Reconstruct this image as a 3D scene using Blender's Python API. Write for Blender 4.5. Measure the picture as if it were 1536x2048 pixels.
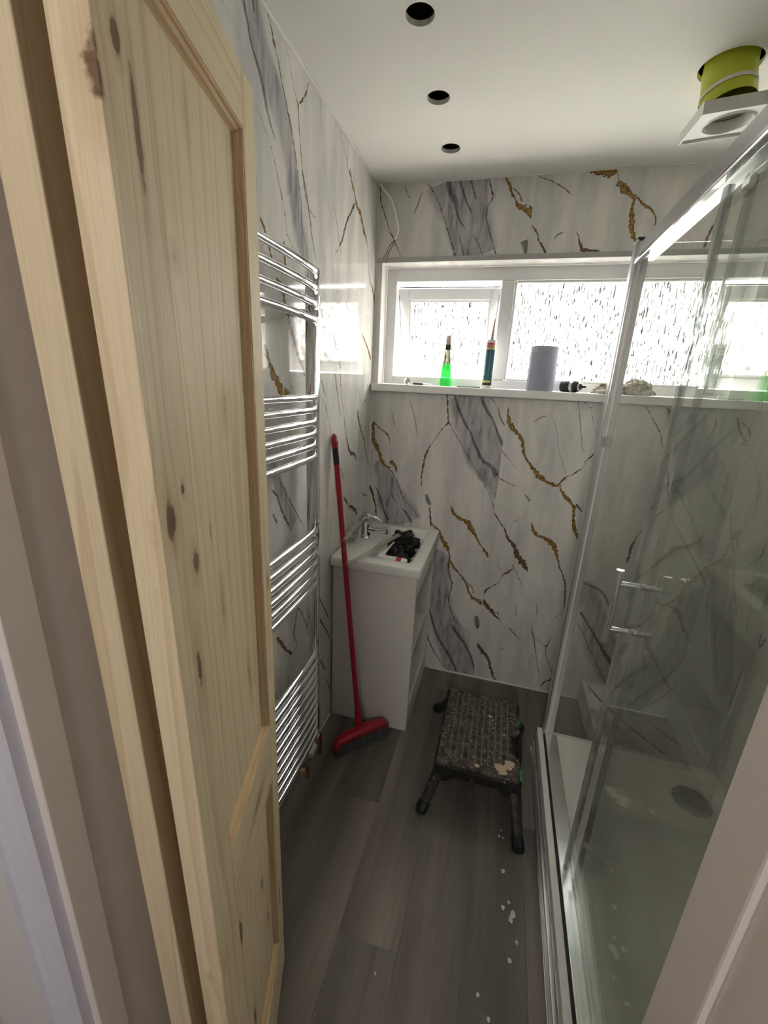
import bpy, bmesh, math, random
from mathutils import Vector, Matrix, noise
random.seed(7)
for o in list(bpy.data.objects): bpy.data.objects.remove(o)
scene = bpy.context.scene
COL = scene.collection
PI = math.pi
# ------------------------------------------------------------------ room sizes (metres): x right, y into the room, z up
D, W, H = 2.121, 1.660, 2.421          # back wall, right wall, ceiling
# ------------------------------------------------------------------ camera
cam = bpy.data.cameras.new('camera')
cam.sensor_fit = 'HORIZONTAL'; cam.sensor_width = 36.0; cam.lens = 845.83 * 36.0 / 1536.0
cam.clip_start = 0.01; cam.clip_end = 200
cam_o = bpy.data.objects.new('camera', cam); COL.objects.link(cam_o)
r_ = Vector((0.96186498, 0.26979732, 0.04500173)); u_ = Vector((-0.12042698, 0.26999643, 0.95530062)); f_ = Vector((-0.24558725, 0.92428963, -0.29219099))
M = Matrix((r_, u_, -f_)).transposed().to_4x4(); M.translation = Vector((0.6586, 0.0, 1.5853))
cam_o.matrix_world = M
scene.camera = cam_o
# ------------------------------------------------------------------ sky, lights, exposure
SKY = 28.0
world = bpy.data.worlds.new('overcast_sky'); scene.world = world; world.use_nodes = True
bg = world.node_tree.nodes['Background']; bg.inputs['Color'].default_value = (1.0, 0.945, 0.885, 1); bg.inputs['Strength'].default_value = SKY
def portal(name, loc, rot, sx, sy):
    l = bpy.data.lights.new(name, 'AREA'); l.shape = 'RECTANGLE'; l.size = sx; l.size_y = sy
    l.cycles.is_portal = True
    o = bpy.data.objects.new(name, l); COL.objects.link(o); o.location = loc; o.rotation_euler = rot
    return o
portal('window_portal', (0.787, 2.42, 1.84), (-PI/2, 0, 0), 1.62, 0.62)
portal('landing_portal', (0.55, -1.42, 2.09), (PI/2, 0, 0), 0.50, 0.50)
scene.view_settings.view_transform = 'Standard'
scene.view_settings.look = 'None'
scene.view_settings.exposure = 0.0
scene.view_settings.gamma = 1.0
scene.view_settings.use_curve_mapping = False
scene.cycles.transparent_max_bounces = 24
scene.cycles.max_bounces = 10
scene.cycles.diffuse_bounces = 5
scene.cycles.glossy_bounces = 4
scene.cycles.adaptive_threshold = 0.03
scene.cycles.use_light_tree = False
scene.cycles.sample_clamp_indirect = 12.0
# ------------------------------------------------------------------ node helpers
class NT:
    def __init__(s, name):
        s.m = bpy.data.materials.new(name); s.m.use_nodes = True; s.t = s.m.node_tree; s.n = s.t.nodes; s.l = s.t.links
        s.n.clear()
    def new(s, ty, **kw):
        nd = s.n.new(ty)
        for k, v in kw.items(): setattr(nd, k, v)
        return nd
    def put(s, sock, v):
        if v is None: return
        if isinstance(v, bpy.types.NodeSocket): s.l.new(v, sock)
        else:
            if hasattr(v, '__len__') and len(v) == 3 and sock.type == 'RGBA': v = (*v, 1)
            sock.default_value = v
    def math(s, op, a, b=None, c=None, clamp=False):
        nd = s.new('ShaderNodeMath', operation=op, use_clamp=clamp)
        for i, v in enumerate((a, b, c)):
            if v is not None: s.put(nd.inputs[i], v)
        return nd.outputs[0]
    def vmath(s, op, a, b=None, out=0):
        nd = s.new('ShaderNodeVectorMath', operation=op)
        s.put(nd.inputs[0], a)
        if b is not None: s.put(nd.inputs[1], b)
        return nd.outputs['Value' if op in ('DOT_PRODUCT', 'LENGTH', 'DISTANCE') else 'Vector']
    def mix(s, f, a, b):
        nd = s.new('ShaderNodeMix', data_type='RGBA')
        s.put(nd.inputs[0], f); s.put(nd.inputs[6], a); s.put(nd.inputs[7], b)
        return nd.outputs[2]
    def noise(s, vec, scale, detail=3, rough=0.5, dist=0.0, out='Fac'):
        nd = s.new('ShaderNodeTexNoise'); s.put(nd.inputs['Vector'], vec)
        nd.inputs['Scale'].default_value = scale; nd.inputs['Detail'].default_value = detail
        nd.inputs['Roughness'].default_value = rough; nd.inputs['Distortion'].default_value = dist
        return nd.outputs[out]
    def ramp(s, f, *stops, interp='LINEAR'):
        nd = s.new('ShaderNodeValToRGB'); cr = nd.color_ramp; cr.interpolation = interp
        while len(cr.elements) < len(stops): cr.elements.new(0.5)
        for e, (p, c) in zip(cr.elements, stops):
            e.position = p; e.color = (c, c, c, 1) if not hasattr(c, '__len__') else (*c, 1)
        s.put(nd.inputs[0], f); return nd.outputs[0]
    def maprange(s, v, a, b, c=0.0, d=1.0):
        nd = s.new('ShaderNodeMapRange'); s.put(nd.inputs[0], v)
        for i, x in enumerate((a, b, c, d)): nd.inputs[i + 1].default_value = x
        return nd.outputs[0]
    def curve(s, v, pts):
        nd = s.new('ShaderNodeFloatCurve'); mp = nd.mapping; mp.use_clip = False; mp.extend = 'HORIZONTAL'
        c = mp.curves[0]
        while len(c.points) < len(pts): c.points.new(0.5, 0.5)
        for cp, (x, y) in zip(c.points, pts): cp.location = (x, y); cp.handle_type = 'AUTO_CLAMPED'
        mp.update(); s.put(nd.inputs['Value'], v); return nd.outputs[0]
    def obj(s): return s.new('ShaderNodeTexCoord').outputs['Object']
    def scaled(s, vec, sc): return s.vmath('MULTIPLY', vec, sc)
    def bump(s, h, strength=0.2, dist=0.002):
        nd = s.new('ShaderNodeBump'); nd.inputs['Strength'].default_value = strength; nd.inputs['Distance'].default_value = dist
        s.put(nd.inputs['Height'], h); return nd.outputs[0]
    def principled(s, col, rough=0.5, metal=0.0, spec=0.5, normal=None, coat=0.0, trans=0.0, ior=1.5, sheen=0.0):
        b = s.new('ShaderNodeBsdfPrincipled')
        s.put(b.inputs['Base Color'], col); s.put(b.inputs['Roughness'], rough); s.put(b.inputs['Metallic'], metal)
        b.inputs['Specular IOR Level'].default_value = spec; b.inputs['Coat Weight'].default_value = coat
        b.inputs['Coat Roughness'].default_value = 0.05
        b.inputs['Transmission Weight'].default_value = trans; b.inputs['IOR'].default_value = ior
        if normal is not None: s.put(b.inputs['Normal'], normal)
        return b.outputs[0]
    def out(s, sh):
        o = s.new('ShaderNodeOutputMaterial'); s.put(o.inputs['Surface'], sh); return s.m
def plain(name, col, rough=0.5, metal=0.0, spec=0.5, var=0.06, nscale=30, bump=0.0):
    t = NT(name); n = t.noise(t.obj(), nscale, 3)
    c = t.mix(n, tuple(x * (1 - var) for x in col), tuple(min(1, x * (1 + var)) for x in col))
    return t.out(t.principled(c, rough, metal, spec, t.bump(n, bump, 0.001) if bump else None))
# ------------------------------------------------------------------ marble
def marble(name, ax, veins, seed=0.0):
    """glossy printed marble sheet; ax 0: pattern in (x,z), ax 1: pattern in (y,z)."""
    t = NT(name)
    geo = t.new('ShaderNodeNewGeometry'); P0 = geo.outputs['Position']
    sep = t.new('ShaderNodeSeparateXYZ'); t.put(sep.inputs[0], P0)
    com = t.new('ShaderNodeCombineXYZ')
    t.put(com.inputs[0], sep.outputs['Y' if ax == 1 else 'X']); t.put(com.inputs[1], sep.outputs['Y' if ax == 2 else 'Z'])
    Q = com.outputs[0]
    Qs = t.vmath('ADD', Q, (seed, seed * 0.7, 0))
    nz = t.noise(Qs, 26, 4, 0.6, out='Color')
    wob = t.vmath('SCALE', t.vmath('SUBTRACT', nz, (0.5, 0.5, 0.5)))
    wob.node.inputs['Scale'].default_value = 0.010
    nz3 = t.noise(Qs, 95, 3, 0.6, out='Color')
    wob3 = t.vmath('SCALE', t.vmath('SUBTRACT', nz3, (0.5, 0.5, 0.5))); wob3.node.inputs['Scale'].default_value = 0.009
    P = t.vmath('ADD', t.vmath('ADD', Q, wob), wob3)
    nz2 = t.noise(Qs, 5, 3, 0.5, out='Color')
    wob2 = t.vmath('SCALE', t.vmath('SUBTRACT', nz2, (0.5, 0.5, 0.5))); wob2.node.inputs['Scale'].default_value = 0.05
    PB = t.vmath('ADD', P, wob2)
    # soft clouds and faint diagonal wisps
    rot = t.new('ShaderNodeMapping'); rot.inputs['Rotation'].default_value = (0, 0, math.radians(25)); rot.inputs['Scale'].default_value = (3.4, 0.7, 1)
    t.put(rot.inputs['Vector'], Qs)
    streak = t.noise(rot.outputs[0], 3.2, 5, 0.62)
    cl = t.ramp(streak, (0.40, (0.78, 0.755, 0.72)), (0.64, (0.60, 0.585, 0.575)))
    rot2 = t.new('ShaderNodeMapping'); rot2.inputs['Rotation'].default_value = (0, 0, math.radians(25)); rot2.inputs['Scale'].default_value = (7.0, 1.1, 1)
    t.put(rot2.inputs['Vector'], Qs)
    fine = t.noise(rot2.outputs[0], 5.0, 6, 0.65)
    wn = t.maprange(t.noise(Qs, 55, 3, 0.6), 0.32, 0.66, 0.35, 1.25)
    acc = {'b': None, 'd': None, 'k': None, 'g': None, 'ge': None}
    def add(key, m):
        acc[key] = m if acc[key] is None else t.math('MAXIMUM', acc[key], m)
    for ty, pts in veins:
        a = Vector(pts[0][:2]); b = Vector(pts[-1][:2]); ln = (b - a).length
        if ln < 1e-3: continue
        T = (b - a) / ln; N = Vector((-T.y, T.x))
        prof = []
        for x, z, w in pts:
            q = Vector((x, z)) - a
            prof.append([q.dot(T) / ln, q.dot(N), w / 1000.0])
        for i in range(1, len(prof)):
            if prof[i][0] <= prof[i - 1][0] + 0.012: prof[i][0] = prof[i - 1][0] + 0.012
        L = prof[-1][0]
        src = PB if ty == 'b' else P
        tt = t.math('ADD', t.vmath('DOT_PRODUCT', src, (T.x / ln / L, T.y / ln / L, 0)), -(a.dot(T)) / ln / L)
        s0 = t.math('ADD', t.vmath('DOT_PRODUCT', src, (N.x, N.y, 0)), -(a.dot(N)))
        cs = t.curve(tt, [(p[0] / L, p[1]) for p in prof])
        e = 0.012 if ty != 'b' else 0.002
        ends = 0.0
        wp = [(-e, ends)] + [(p[0] / L, p[2]) for p in prof] + [(1 + e, ends)]
        sc = (1 + 2 * e)
        wp = [((x + e) / sc, y) for x, y in wp]
        tw = t.math('DIVIDE', t.math('ADD', tt, e), sc)
        cw = t.curve(tw, wp)
        d = t.math('ABSOLUTE', t.math('SUBTRACT', s0, cs))
        if ty == 'b':
            add('b', t.math('DIVIDE', t.math('SUBTRACT', t.math('MULTIPLY', cw, 1.2), d), 0.022, clamp=True))
        elif ty == 'd':
            add('d', t.math('DIVIDE', t.math('SUBTRACT', t.math('MULTIPLY', cw, 2.3), d), t.math('MULTIPLY_ADD', cw, 1.4, 0.0006), clamp=True))
        elif ty == 'k':
            add('k', t.math('DIVIDE', t.math('SUBTRACT', t.math('MULTIPLY', t.math('MULTIPLY', cw, wn), 1.25), d), 0.0011, clamp=True))
        else:
            cn = t.math('MULTIPLY', cw, wn)
            add('ge', t.math('DIVIDE', t.math('SUBTRACT', t.math('MULTIPLY', cn, 1.15), d), 0.0010, clamp=True))
            add('g', t.math('DIVIDE', t.math('SUBTRACT', t.math('SUBTRACT', cn, 0.0012), d), 0.0016, clamp=True))
    col = cl
    greyc = t.ramp(fine, (0.34, (0.20, 0.185, 0.205)), (0.48, (0.40, 0.385, 0.405)), (0.66, (0.56, 0.545, 0.55)))
    if acc['b'] is not None: col = t.mix(t.math('MULTIPLY', acc['b'], 0.92), col, greyc)
    if acc['d'] is not None:
        col = t.mix(t.math('MULTIPLY', acc['d'], t.maprange(fine, 0.25, 0.65, 1.0, 0.62)), col, (0.06, 0.05, 0.068))
    grain = t.noise(Qs, 150, 3, 0.6)
    if acc['k'] is not None:
        kc = t.ramp(grain, (0.38, (0.045, 0.022, 0.012)), (0.62, (0.17, 0.092, 0.035)))
        col = t.mix(t.math('MULTIPLY', acc['k'], 0.93), col, kc)
    if acc['g'] is not None:
        gc = t.ramp(t.noise(Qs, 90, 4, 0.65), (0.36, (0.10, 0.045, 0.012)), (0.47, (0.27, 0.155, 0.035)), (0.62, (0.42, 0.27, 0.075)))
        col = t.mix(acc['ge'], col, (0.10, 0.055, 0.025))
        col = t.mix(acc['g'], col, gc)
    return t.out(t.principled(col, 0.05, 0.0, 0.28))
# ------------------------------------------------------------------ vein traces in wall coordinates: (kind, [(u, z, half width in mm), ...])
BL = [
 ('g',[(0.014,1.389,7.1),(0.018,1.338,9.5),(0.022,1.297,10.7),(0.048,1.249,9.6),(0.069,1.195,9.6),(0.092,1.17,8.4),(0.119,1.16,4.8)]),
 ('k',[(0.023,1.385,2.8),(0.053,1.358,3.8),(0.091,1.334,3.7),(0.107,1.308,2.3),(0.109,1.282,1.2)]),
 ('g',[(0.119,1.2,8.3),(0.137,1.179,10.6),(0.147,1.161,5.9),(0.151,1.138,1.9)]),
 ('k',[(0.1,1.161,1.4),(0.14,1.123,2.4),(0.172,1.064,2.4),(0.2,1.0,2.4),(0.24,0.962,1.4),(0.281,0.918,1.2),(0.3,0.891,1.2)]),
 ('k',[(0.007,1.054,7.4),(0.032,0.991,5.5),(0.046,0.938,4.5),(0.054,0.878,4.0)]),
 ('d',[(0.041,1.055,1.2),(0.069,0.995,3.0),(0.094,0.924,3.5),(0.119,0.872,3.5)]),
 ('d',[(0.126,1.026,1.5),(0.147,0.994,1.9),(0.17,0.972,1.0)]),
 ('d',[(0.198,0.947,2.9),(0.229,0.911,3.9),(0.251,0.872,3.4)]),
 ('b',[(0.041,1.184,21.7),(0.088,1.103,47.9),(0.122,1.011,71.8),(0.175,0.919,90.5),(0.203,0.863,95.4)]),
 ('k',[(0.382,1.549,3.0),(0.39,1.483,3.4),(0.397,1.429,3.0),(0.401,1.413,3.0)]),
 ('k',[(0.401,1.411,3.4),(0.361,1.363,2.2),(0.331,1.308,2.2),(0.303,1.253,5.4),(0.292,1.193,5.5),(0.287,1.138,3.2),(0.289,1.072,1.2)]),
 ('k',[(0.403,1.413,2.1),(0.455,1.336,1.7),(0.525,1.237,1.5),(0.591,1.146,1.5),(0.627,1.091,1.5),(0.668,1.0,1.7)]),
 ('d',[(0.418,1.547,2.9),(0.441,1.486,3.8),(0.472,1.43,4.6),(0.506,1.378,2.9),(0.543,1.308,3.4),(0.584,1.242,5.0),(0.626,1.216,6.3),(0.66,1.175,8.3)]),
 ('d',[(0.543,1.541,2.8),(0.574,1.486,4.5),(0.603,1.447,2.8),(0.632,1.404,1.6),(0.646,1.363,1.2)]),
 ('d',[(0.587,1.543,1.2),(0.62,1.505,1.2),(0.648,1.442,2.4),(0.667,1.418,1.6)]),
 ('d',[(0.612,1.431,2.0),(0.633,1.391,2.8),(0.66,1.339,5.3),(0.675,1.319,4.1)]),
 ('b',[(0.472,1.553,84.9),(0.528,1.409,81.6),(0.601,1.244,78.1),(0.658,1.117,39.6),(0.674,1.056,12.7)]),
 ('d',[(0.315,1.042,3.2),(0.331,1.006,6.9),(0.342,0.984,2.8)]),
 ('k',[(0.341,0.974,2.3),(0.347,0.926,4.2),(0.354,0.893,5.2),(0.354,0.868,3.3)]),
 ('g',[(0.449,0.997,1.4),(0.469,0.956,9.0),(0.493,0.936,10.1),(0.535,0.922,13.4),(0.561,0.892,13.4),(0.587,0.857,8.0),(0.603,0.83,5.4),(0.635,0.786,4.5),(0.651,0.764,7.6),(0.677,0.733,2.2)]),
 ('d',[(0.114,1.441,1.1),(0.131,1.373,1.2)]),
 ('d',[(0.2,1.511,0.7),(0.227,1.436,1.3),(0.252,1.333,0.9)]),
 ('g',[(0.359,0.882,5.2),(0.407,0.839,6.2),(0.43,0.787,10.4),(0.453,0.757,9.3),(0.467,0.72,4.2),(0.476,0.682,6.3),(0.499,0.652,7.8),(0.534,0.617,3.6),(0.56,0.587,6.2),(0.576,0.561,6.2),(0.59,0.523,4.7),(0.614,0.492,10.4),(0.641,0.485,12.9),(0.662,0.466,6.2)]),
 ('k',[(0.574,0.578,3.1),(0.603,0.554,3.1),(0.617,0.522,3.6)]),
 ('k',[(0.466,0.675,5.2),(0.477,0.608,2.6),(0.494,0.564,3.7),(0.495,0.523,3.2),(0.483,0.479,2.7),(0.5,0.41,2.7),(0.531,0.343,2.7),(0.575,0.308,2.4),(0.617,0.268,1.6)]),
 ('d',[(0.381,0.392,1.7),(0.41,0.305,3.4),(0.445,0.217,5.1),(0.484,0.155,4.5),(0.529,0.094,5.1),(0.57,0.018,4.0)]),
 ('d',[(0.521,0.303,2.2),(0.559,0.249,7.1),(0.596,0.206,4.4),(0.629,0.15,3.8),(0.66,0.08,3.3),(0.672,0.044,2.2)]),
 ('k',[(0.375,0.291,3.4),(0.387,0.211,4.0),(0.405,0.163,3.4),(0.456,0.083,2.9),(0.511,0.017,2.3)]),
 ('b',[(0.402,0.744,15.8),(0.421,0.644,52.6),(0.436,0.458,59.1),(0.468,0.342,65.0),(0.512,0.226,81.6),(0.561,0.108,82.1),(0.606,-0.013,77.3)]),
 ('d',[(0.644,0.39,5.2),(0.654,0.344,7.9),(0.66,0.314,2.6)]),
 ('k',[(0.007,2.41,2.6),(0.015,2.353,2.1),(0.048,2.272,2.1),(0.078,2.213,2.1),(0.119,2.139,2.1)]),
 ('k',[(0.219,2.419,2.0),(0.27,2.349,2.0),(0.299,2.296,2.0),(0.325,2.231,2.5),(0.356,2.16,3.0),(0.366,2.133,2.5)]),
 ('d',[(0.308,2.422,5.4),(0.326,2.375,8.3),(0.35,2.336,6.4),(0.358,2.298,3.0),(0.381,2.259,2.5),(0.398,2.241,1.0)]),
 ('k',[(0.481,2.419,2.8),(0.492,2.386,3.3),(0.503,2.353,4.7),(0.486,2.317,1.9),(0.483,2.284,2.4),(0.5,2.233,2.4),(0.541,2.133,1.9)]),
 ('d',[(0.361,2.414,2.4),(0.393,2.342,2.4),(0.422,2.295,1.2)]),
 ('d',[(0.404,2.416,2.4),(0.435,2.344,1.9)]),
 ('d',[(0.376,2.212,1.5),(0.403,2.136,2.0)]),
 ('d',[(0.44,2.214,1.2),(0.487,2.134,1.5)]),
 ('b',[(0.355,2.431,121.6),(0.398,2.288,88.3),(0.449,2.131,84.5)]),
 ('g',[(0.547,2.423,2.8),(0.571,2.382,6.9),(0.586,2.349,4.1),(0.611,2.315,6.9),(0.631,2.306,13.7),(0.655,2.293,15.9),(0.672,2.272,6.8),(0.678,2.243,3.2)]),
 ('k',[(0.585,2.377,2.3),(0.611,2.351,2.7),(0.623,2.327,3.2)]),
 ('d',[(0.652,2.185,9.3),(0.667,2.142,7.0),(0.671,2.125,3.7)]),
 ('d',[(0.121,2.412,1.3),(0.142,2.364,1.0)]),
 ('d',[(0.199,2.386,1.0),(0.187,2.349,2.0),(0.169,2.307,1.3)]),
]
BR = [
 ('g',[(0.672,1.5,2.0),(0.679,1.448,8.8),(0.709,1.401,11.9),(0.736,1.378,7.9),(0.756,1.351,7.9),(0.764,1.318,7.9),(0.782,1.273,4.8),(0.811,1.238,7.2),(0.84,1.206,11.9),(0.868,1.179,13.8),(0.898,1.165,7.9),(0.923,1.155,11.7),(0.947,1.153,7.8),(0.957,1.156,3.9)]),
 ('g',[(0.951,1.153,1.9),(0.976,1.117,7.0),(0.995,1.098,11.6),(1.019,1.074,5.8),(1.032,1.063,8.7),(1.036,1.028,7.8),(1.041,0.989,7.8),(1.051,0.95,8.8),(1.074,0.908,5.9),(1.091,0.874,3.9),(1.11,0.812,2.8)]),
 ('k',[(0.947,1.157,3.1),(0.959,1.176,4.6),(0.977,1.199,5.0),(1.001,1.21,2.3),(1.017,1.228,3.8),(1.037,1.243,1.5),(1.052,1.289,2.6),(1.074,1.314,4.8),(1.103,1.338,1.8)]),
 ('k',[(1.039,1.072,5.8),(1.057,1.053,3.8),(1.075,1.04,1.5)]),
 ('d',[(0.97,1.552,1.1),(0.991,1.464,1.1),(1.018,1.355,1.1),(1.033,1.324,0.7)]),
 ('k',[(0.994,1.542,1.1),(1.031,1.519,1.8),(1.041,1.544,1.4)]),
 ('k',[(1.032,1.519,1.4),(1.042,1.475,1.1),(1.066,1.419,1.1),(1.074,1.396,0.7)]),
 ('k',[(0.669,1.297,2.9),(0.693,1.27,1.6),(0.726,1.238,1.2),(0.747,1.219,0.8)]),
 ('k',[(0.666,1.167,2.9),(0.709,1.145,1.7),(0.768,1.125,0.8)]),
 ('d',[(0.803,1.093,1.6),(0.822,1.073,2.9),(0.832,1.061,0.8)]),
 ('k',[(0.764,0.945,1.7),(0.787,0.96,1.3),(0.823,0.978,0.8)]),
 ('d',[(0.798,1.444,1.0),(0.819,1.461,1.5),(0.848,1.475,0.8)]),
 ('d',[(0.881,1.457,0.6),(0.9,1.41,0.8),(0.925,1.323,0.6),(0.969,1.215,0.8)]),
 ('k',[(0.673,0.981,1.9),(0.699,0.943,3.8),(0.727,0.911,3.8),(0.753,0.856,6.2),(0.786,0.824,9.5),(0.805,0.784,11.9),(0.834,0.746,14.2),(0.857,0.717,10.4),(0.868,0.691,1.4)]),
 ('g',[(0.853,0.954,1.4),(0.873,0.91,9.2),(0.894,0.892,9.1),(0.932,0.882,11.3),(0.958,0.865,13.5),(0.981,0.833,11.3),(1.001,0.789,5.4),(1.015,0.748,3.2),(1.038,0.704,4.1),(1.056,0.659,5.0),(1.067,0.589,4.6),(1.078,0.507,2.3)]),
 ('k',[(1.076,0.504,2.3),(1.054,0.48,1.9),(1.026,0.445,1.2)]),
 ('k',[(0.663,0.501,1.5),(0.69,0.465,12.8),(0.719,0.435,10.2),(0.737,0.415,6.1),(0.776,0.387,1.5)]),
 ('k',[(0.736,0.427,3.6),(0.751,0.43,5.1),(0.76,0.414,1.5)]),
 ('k',[(0.662,0.271,2.7),(0.671,0.211,9.1),(0.702,0.174,11.8),(0.739,0.131,8.0),(0.755,0.084,7.0),(0.777,0.031,5.4),(0.793,0.009,2.7)]),
 ('k',[(0.663,0.525,2.0),(0.677,0.553,6.1),(0.698,0.572,2.5),(0.719,0.592,3.5),(0.737,0.607,1.5),(0.753,0.655,2.9),(0.771,0.669,5.9),(0.797,0.696,2.4)]),
 ('k',[(0.792,0.717,2.4),(0.825,0.667,1.9),(0.86,0.59,1.0)]),
 ('d',[(0.821,0.355,2.0),(0.845,0.33,2.5),(0.885,0.296,1.0)]),
 ('k',[(0.783,0.205,1.6),(0.831,0.235,1.0)]),
 ('d',[(0.716,0.721,1.0),(0.736,0.674,1.0)]),
 ('k',[(0.929,0.396,1.0),(0.954,0.318,3.0),(0.971,0.255,2.0),(0.992,0.174,2.0),(1.015,0.086,1.3)]),
 ('k',[(0.957,0.319,3.5),(0.989,0.302,2.5),(1.021,0.285,3.9),(1.036,0.33,1.9),(1.04,0.372,1.0)]),
 ('k',[(1.021,0.282,2.4),(1.029,0.232,2.0),(1.06,0.16,2.0),(1.075,0.126,1.5)]),
 ('k',[(1.033,0.033,2.0),(1.048,0.066,4.0),(1.071,0.084,5.0),(1.092,0.112,1.5)]),
 ('d',[(0.937,0.525,1.2),(0.951,0.459,1.0)]),
 ('d',[(0.838,0.494,1.0),(0.849,0.432,1.0)]),
 ('k',[(0.674,2.239,3.2),(0.698,2.213,3.2),(0.712,2.179,3.2),(0.734,2.153,4.6),(0.746,2.132,2.3)]),
 ('k',[(0.682,2.41,2.2),(0.719,2.396,2.2),(0.752,2.382,2.6),(0.824,2.335,0.9)]),
 ('g',[(0.864,2.421,5.0),(0.902,2.415,12.5),(0.936,2.407,16.5),(0.964,2.412,8.2)]),
 ('k',[(0.962,2.418,1.6),(0.977,2.384,1.6),(0.984,2.372,1.6)]),
 ('g',[(0.979,2.376,6.1),(1.004,2.348,16.3),(1.028,2.332,8.1),(1.044,2.319,12.2),(1.045,2.293,6.1),(1.049,2.254,10.2),(1.055,2.223,10.3),(1.065,2.191,8.2),(1.084,2.166,4.1)]),
 ('g',[(1.054,2.319,4.9),(1.088,2.291,4.8),(1.12,2.27,4.8),(1.135,2.246,4.0),(1.138,2.219,2.8)]),
 ('k',[(0.854,2.214,1.7),(0.872,2.173,4.4),(0.89,2.144,8.7),(0.921,2.141,6.5),(0.956,2.138,1.7)]),
 ('k',[(0.717,2.17,2.3),(0.738,2.148,3.6),(0.745,2.137,2.3)]),
 ('d',[(0.769,2.185,1.3),(0.78,2.201,1.8),(0.805,2.212,1.1)]),
 ('k',[(1.346,2.241,2.6),(1.34,2.219,2.7),(1.328,2.174,4.6),(1.324,2.139,1.9)]),
 ('k',[(1.247,1.536,1.5),(1.29,1.476,1.9),(1.33,1.412,2.2),(1.35,1.349,2.6),(1.379,1.287,2.3),(1.399,1.214,2.7),(1.412,1.143,2.3)]),
 ('k',[(1.41,1.087,2.3),(1.378,1.05,1.6)]),
 ('k',[(1.358,1.009,2.0),(1.323,0.941,3.2),(1.313,0.886,6.2),(1.31,0.815,4.2)]),
 ('d',[(1.329,1.536,1.8),(1.358,1.489,4.4),(1.365,1.477,1.5)]),
 ('k',[(1.455,1.434,1.8),(1.49,1.412,1.8),(1.51,1.371,1.4),(1.557,1.265,1.6),(1.605,1.231,1.4),(1.646,1.183,1.1)]),
 ('g',[(1.518,1.503,3.5),(1.52,1.479,4.2),(1.517,1.451,2.8),(1.504,1.413,1.4)]),
 ('g',[(1.59,1.512,5.1),(1.607,1.469,4.1),(1.631,1.431,3.4),(1.662,1.417,5.1)]),
 ('g',[(1.612,1.494,2.7),(1.638,1.472,3.4),(1.656,1.441,3.4),(1.671,1.422,4.1)]),
 ('d',[(1.552,1.221,1.8),(1.585,1.176,2.5),(1.633,1.115,2.9),(1.658,1.073,1.8)]),
 ('d',[(1.448,1.183,2.6),(1.479,1.128,2.3),(1.524,1.065,2.3),(1.569,0.987,2.6),(1.601,0.93,3.4),(1.632,0.911,3.4)]),
 ('b',[(1.372,1.543,53.5),(1.448,1.4,67.7),(1.53,1.236,85.4),(1.607,1.067,86.1),(1.68,0.89,54.9)]),
 ('d',[(1.448,1.054,1.5),(1.517,0.955,2.3),(1.587,0.855,2.3),(1.628,0.798,2.7),(1.656,0.743,2.3)]),
 ('g',[(1.472,0.658,4.1),(1.487,0.624,8.2),(1.516,0.624,8.1),(1.562,0.607,10.1),(1.593,0.56,8.1),(1.615,0.517,4.8),(1.648,0.459,1.6)]),
 ('g',[(1.445,0.486,1.7),(1.463,0.451,6.4),(1.491,0.379,7.7),(1.529,0.319,5.1),(1.572,0.261,3.4),(1.593,0.225,6.4),(1.619,0.185,6.4),(1.644,0.168,6.4)]),
 ('d',[(1.47,0.351,5.2),(1.494,0.276,2.2),(1.501,0.219,2.2),(1.487,0.156,2.2)]),
 ('b',[(1.141,0.686,33.4),(1.209,0.515,55.9),(1.302,0.294,75.1),(1.413,0.12,56.8)]),
 ('d',[(1.135,0.676,2.3),(1.224,0.647,3.7),(1.285,0.558,3.7)]),
 ('k',[(1.155,0.513,6.1),(1.227,0.414,4.6),(1.299,0.313,9.2),(1.352,0.236,6.1)]),
 ('k',[(1.149,0.455,1.9),(1.261,0.264,2.3),(1.334,0.14,3.1)]),
]
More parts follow.
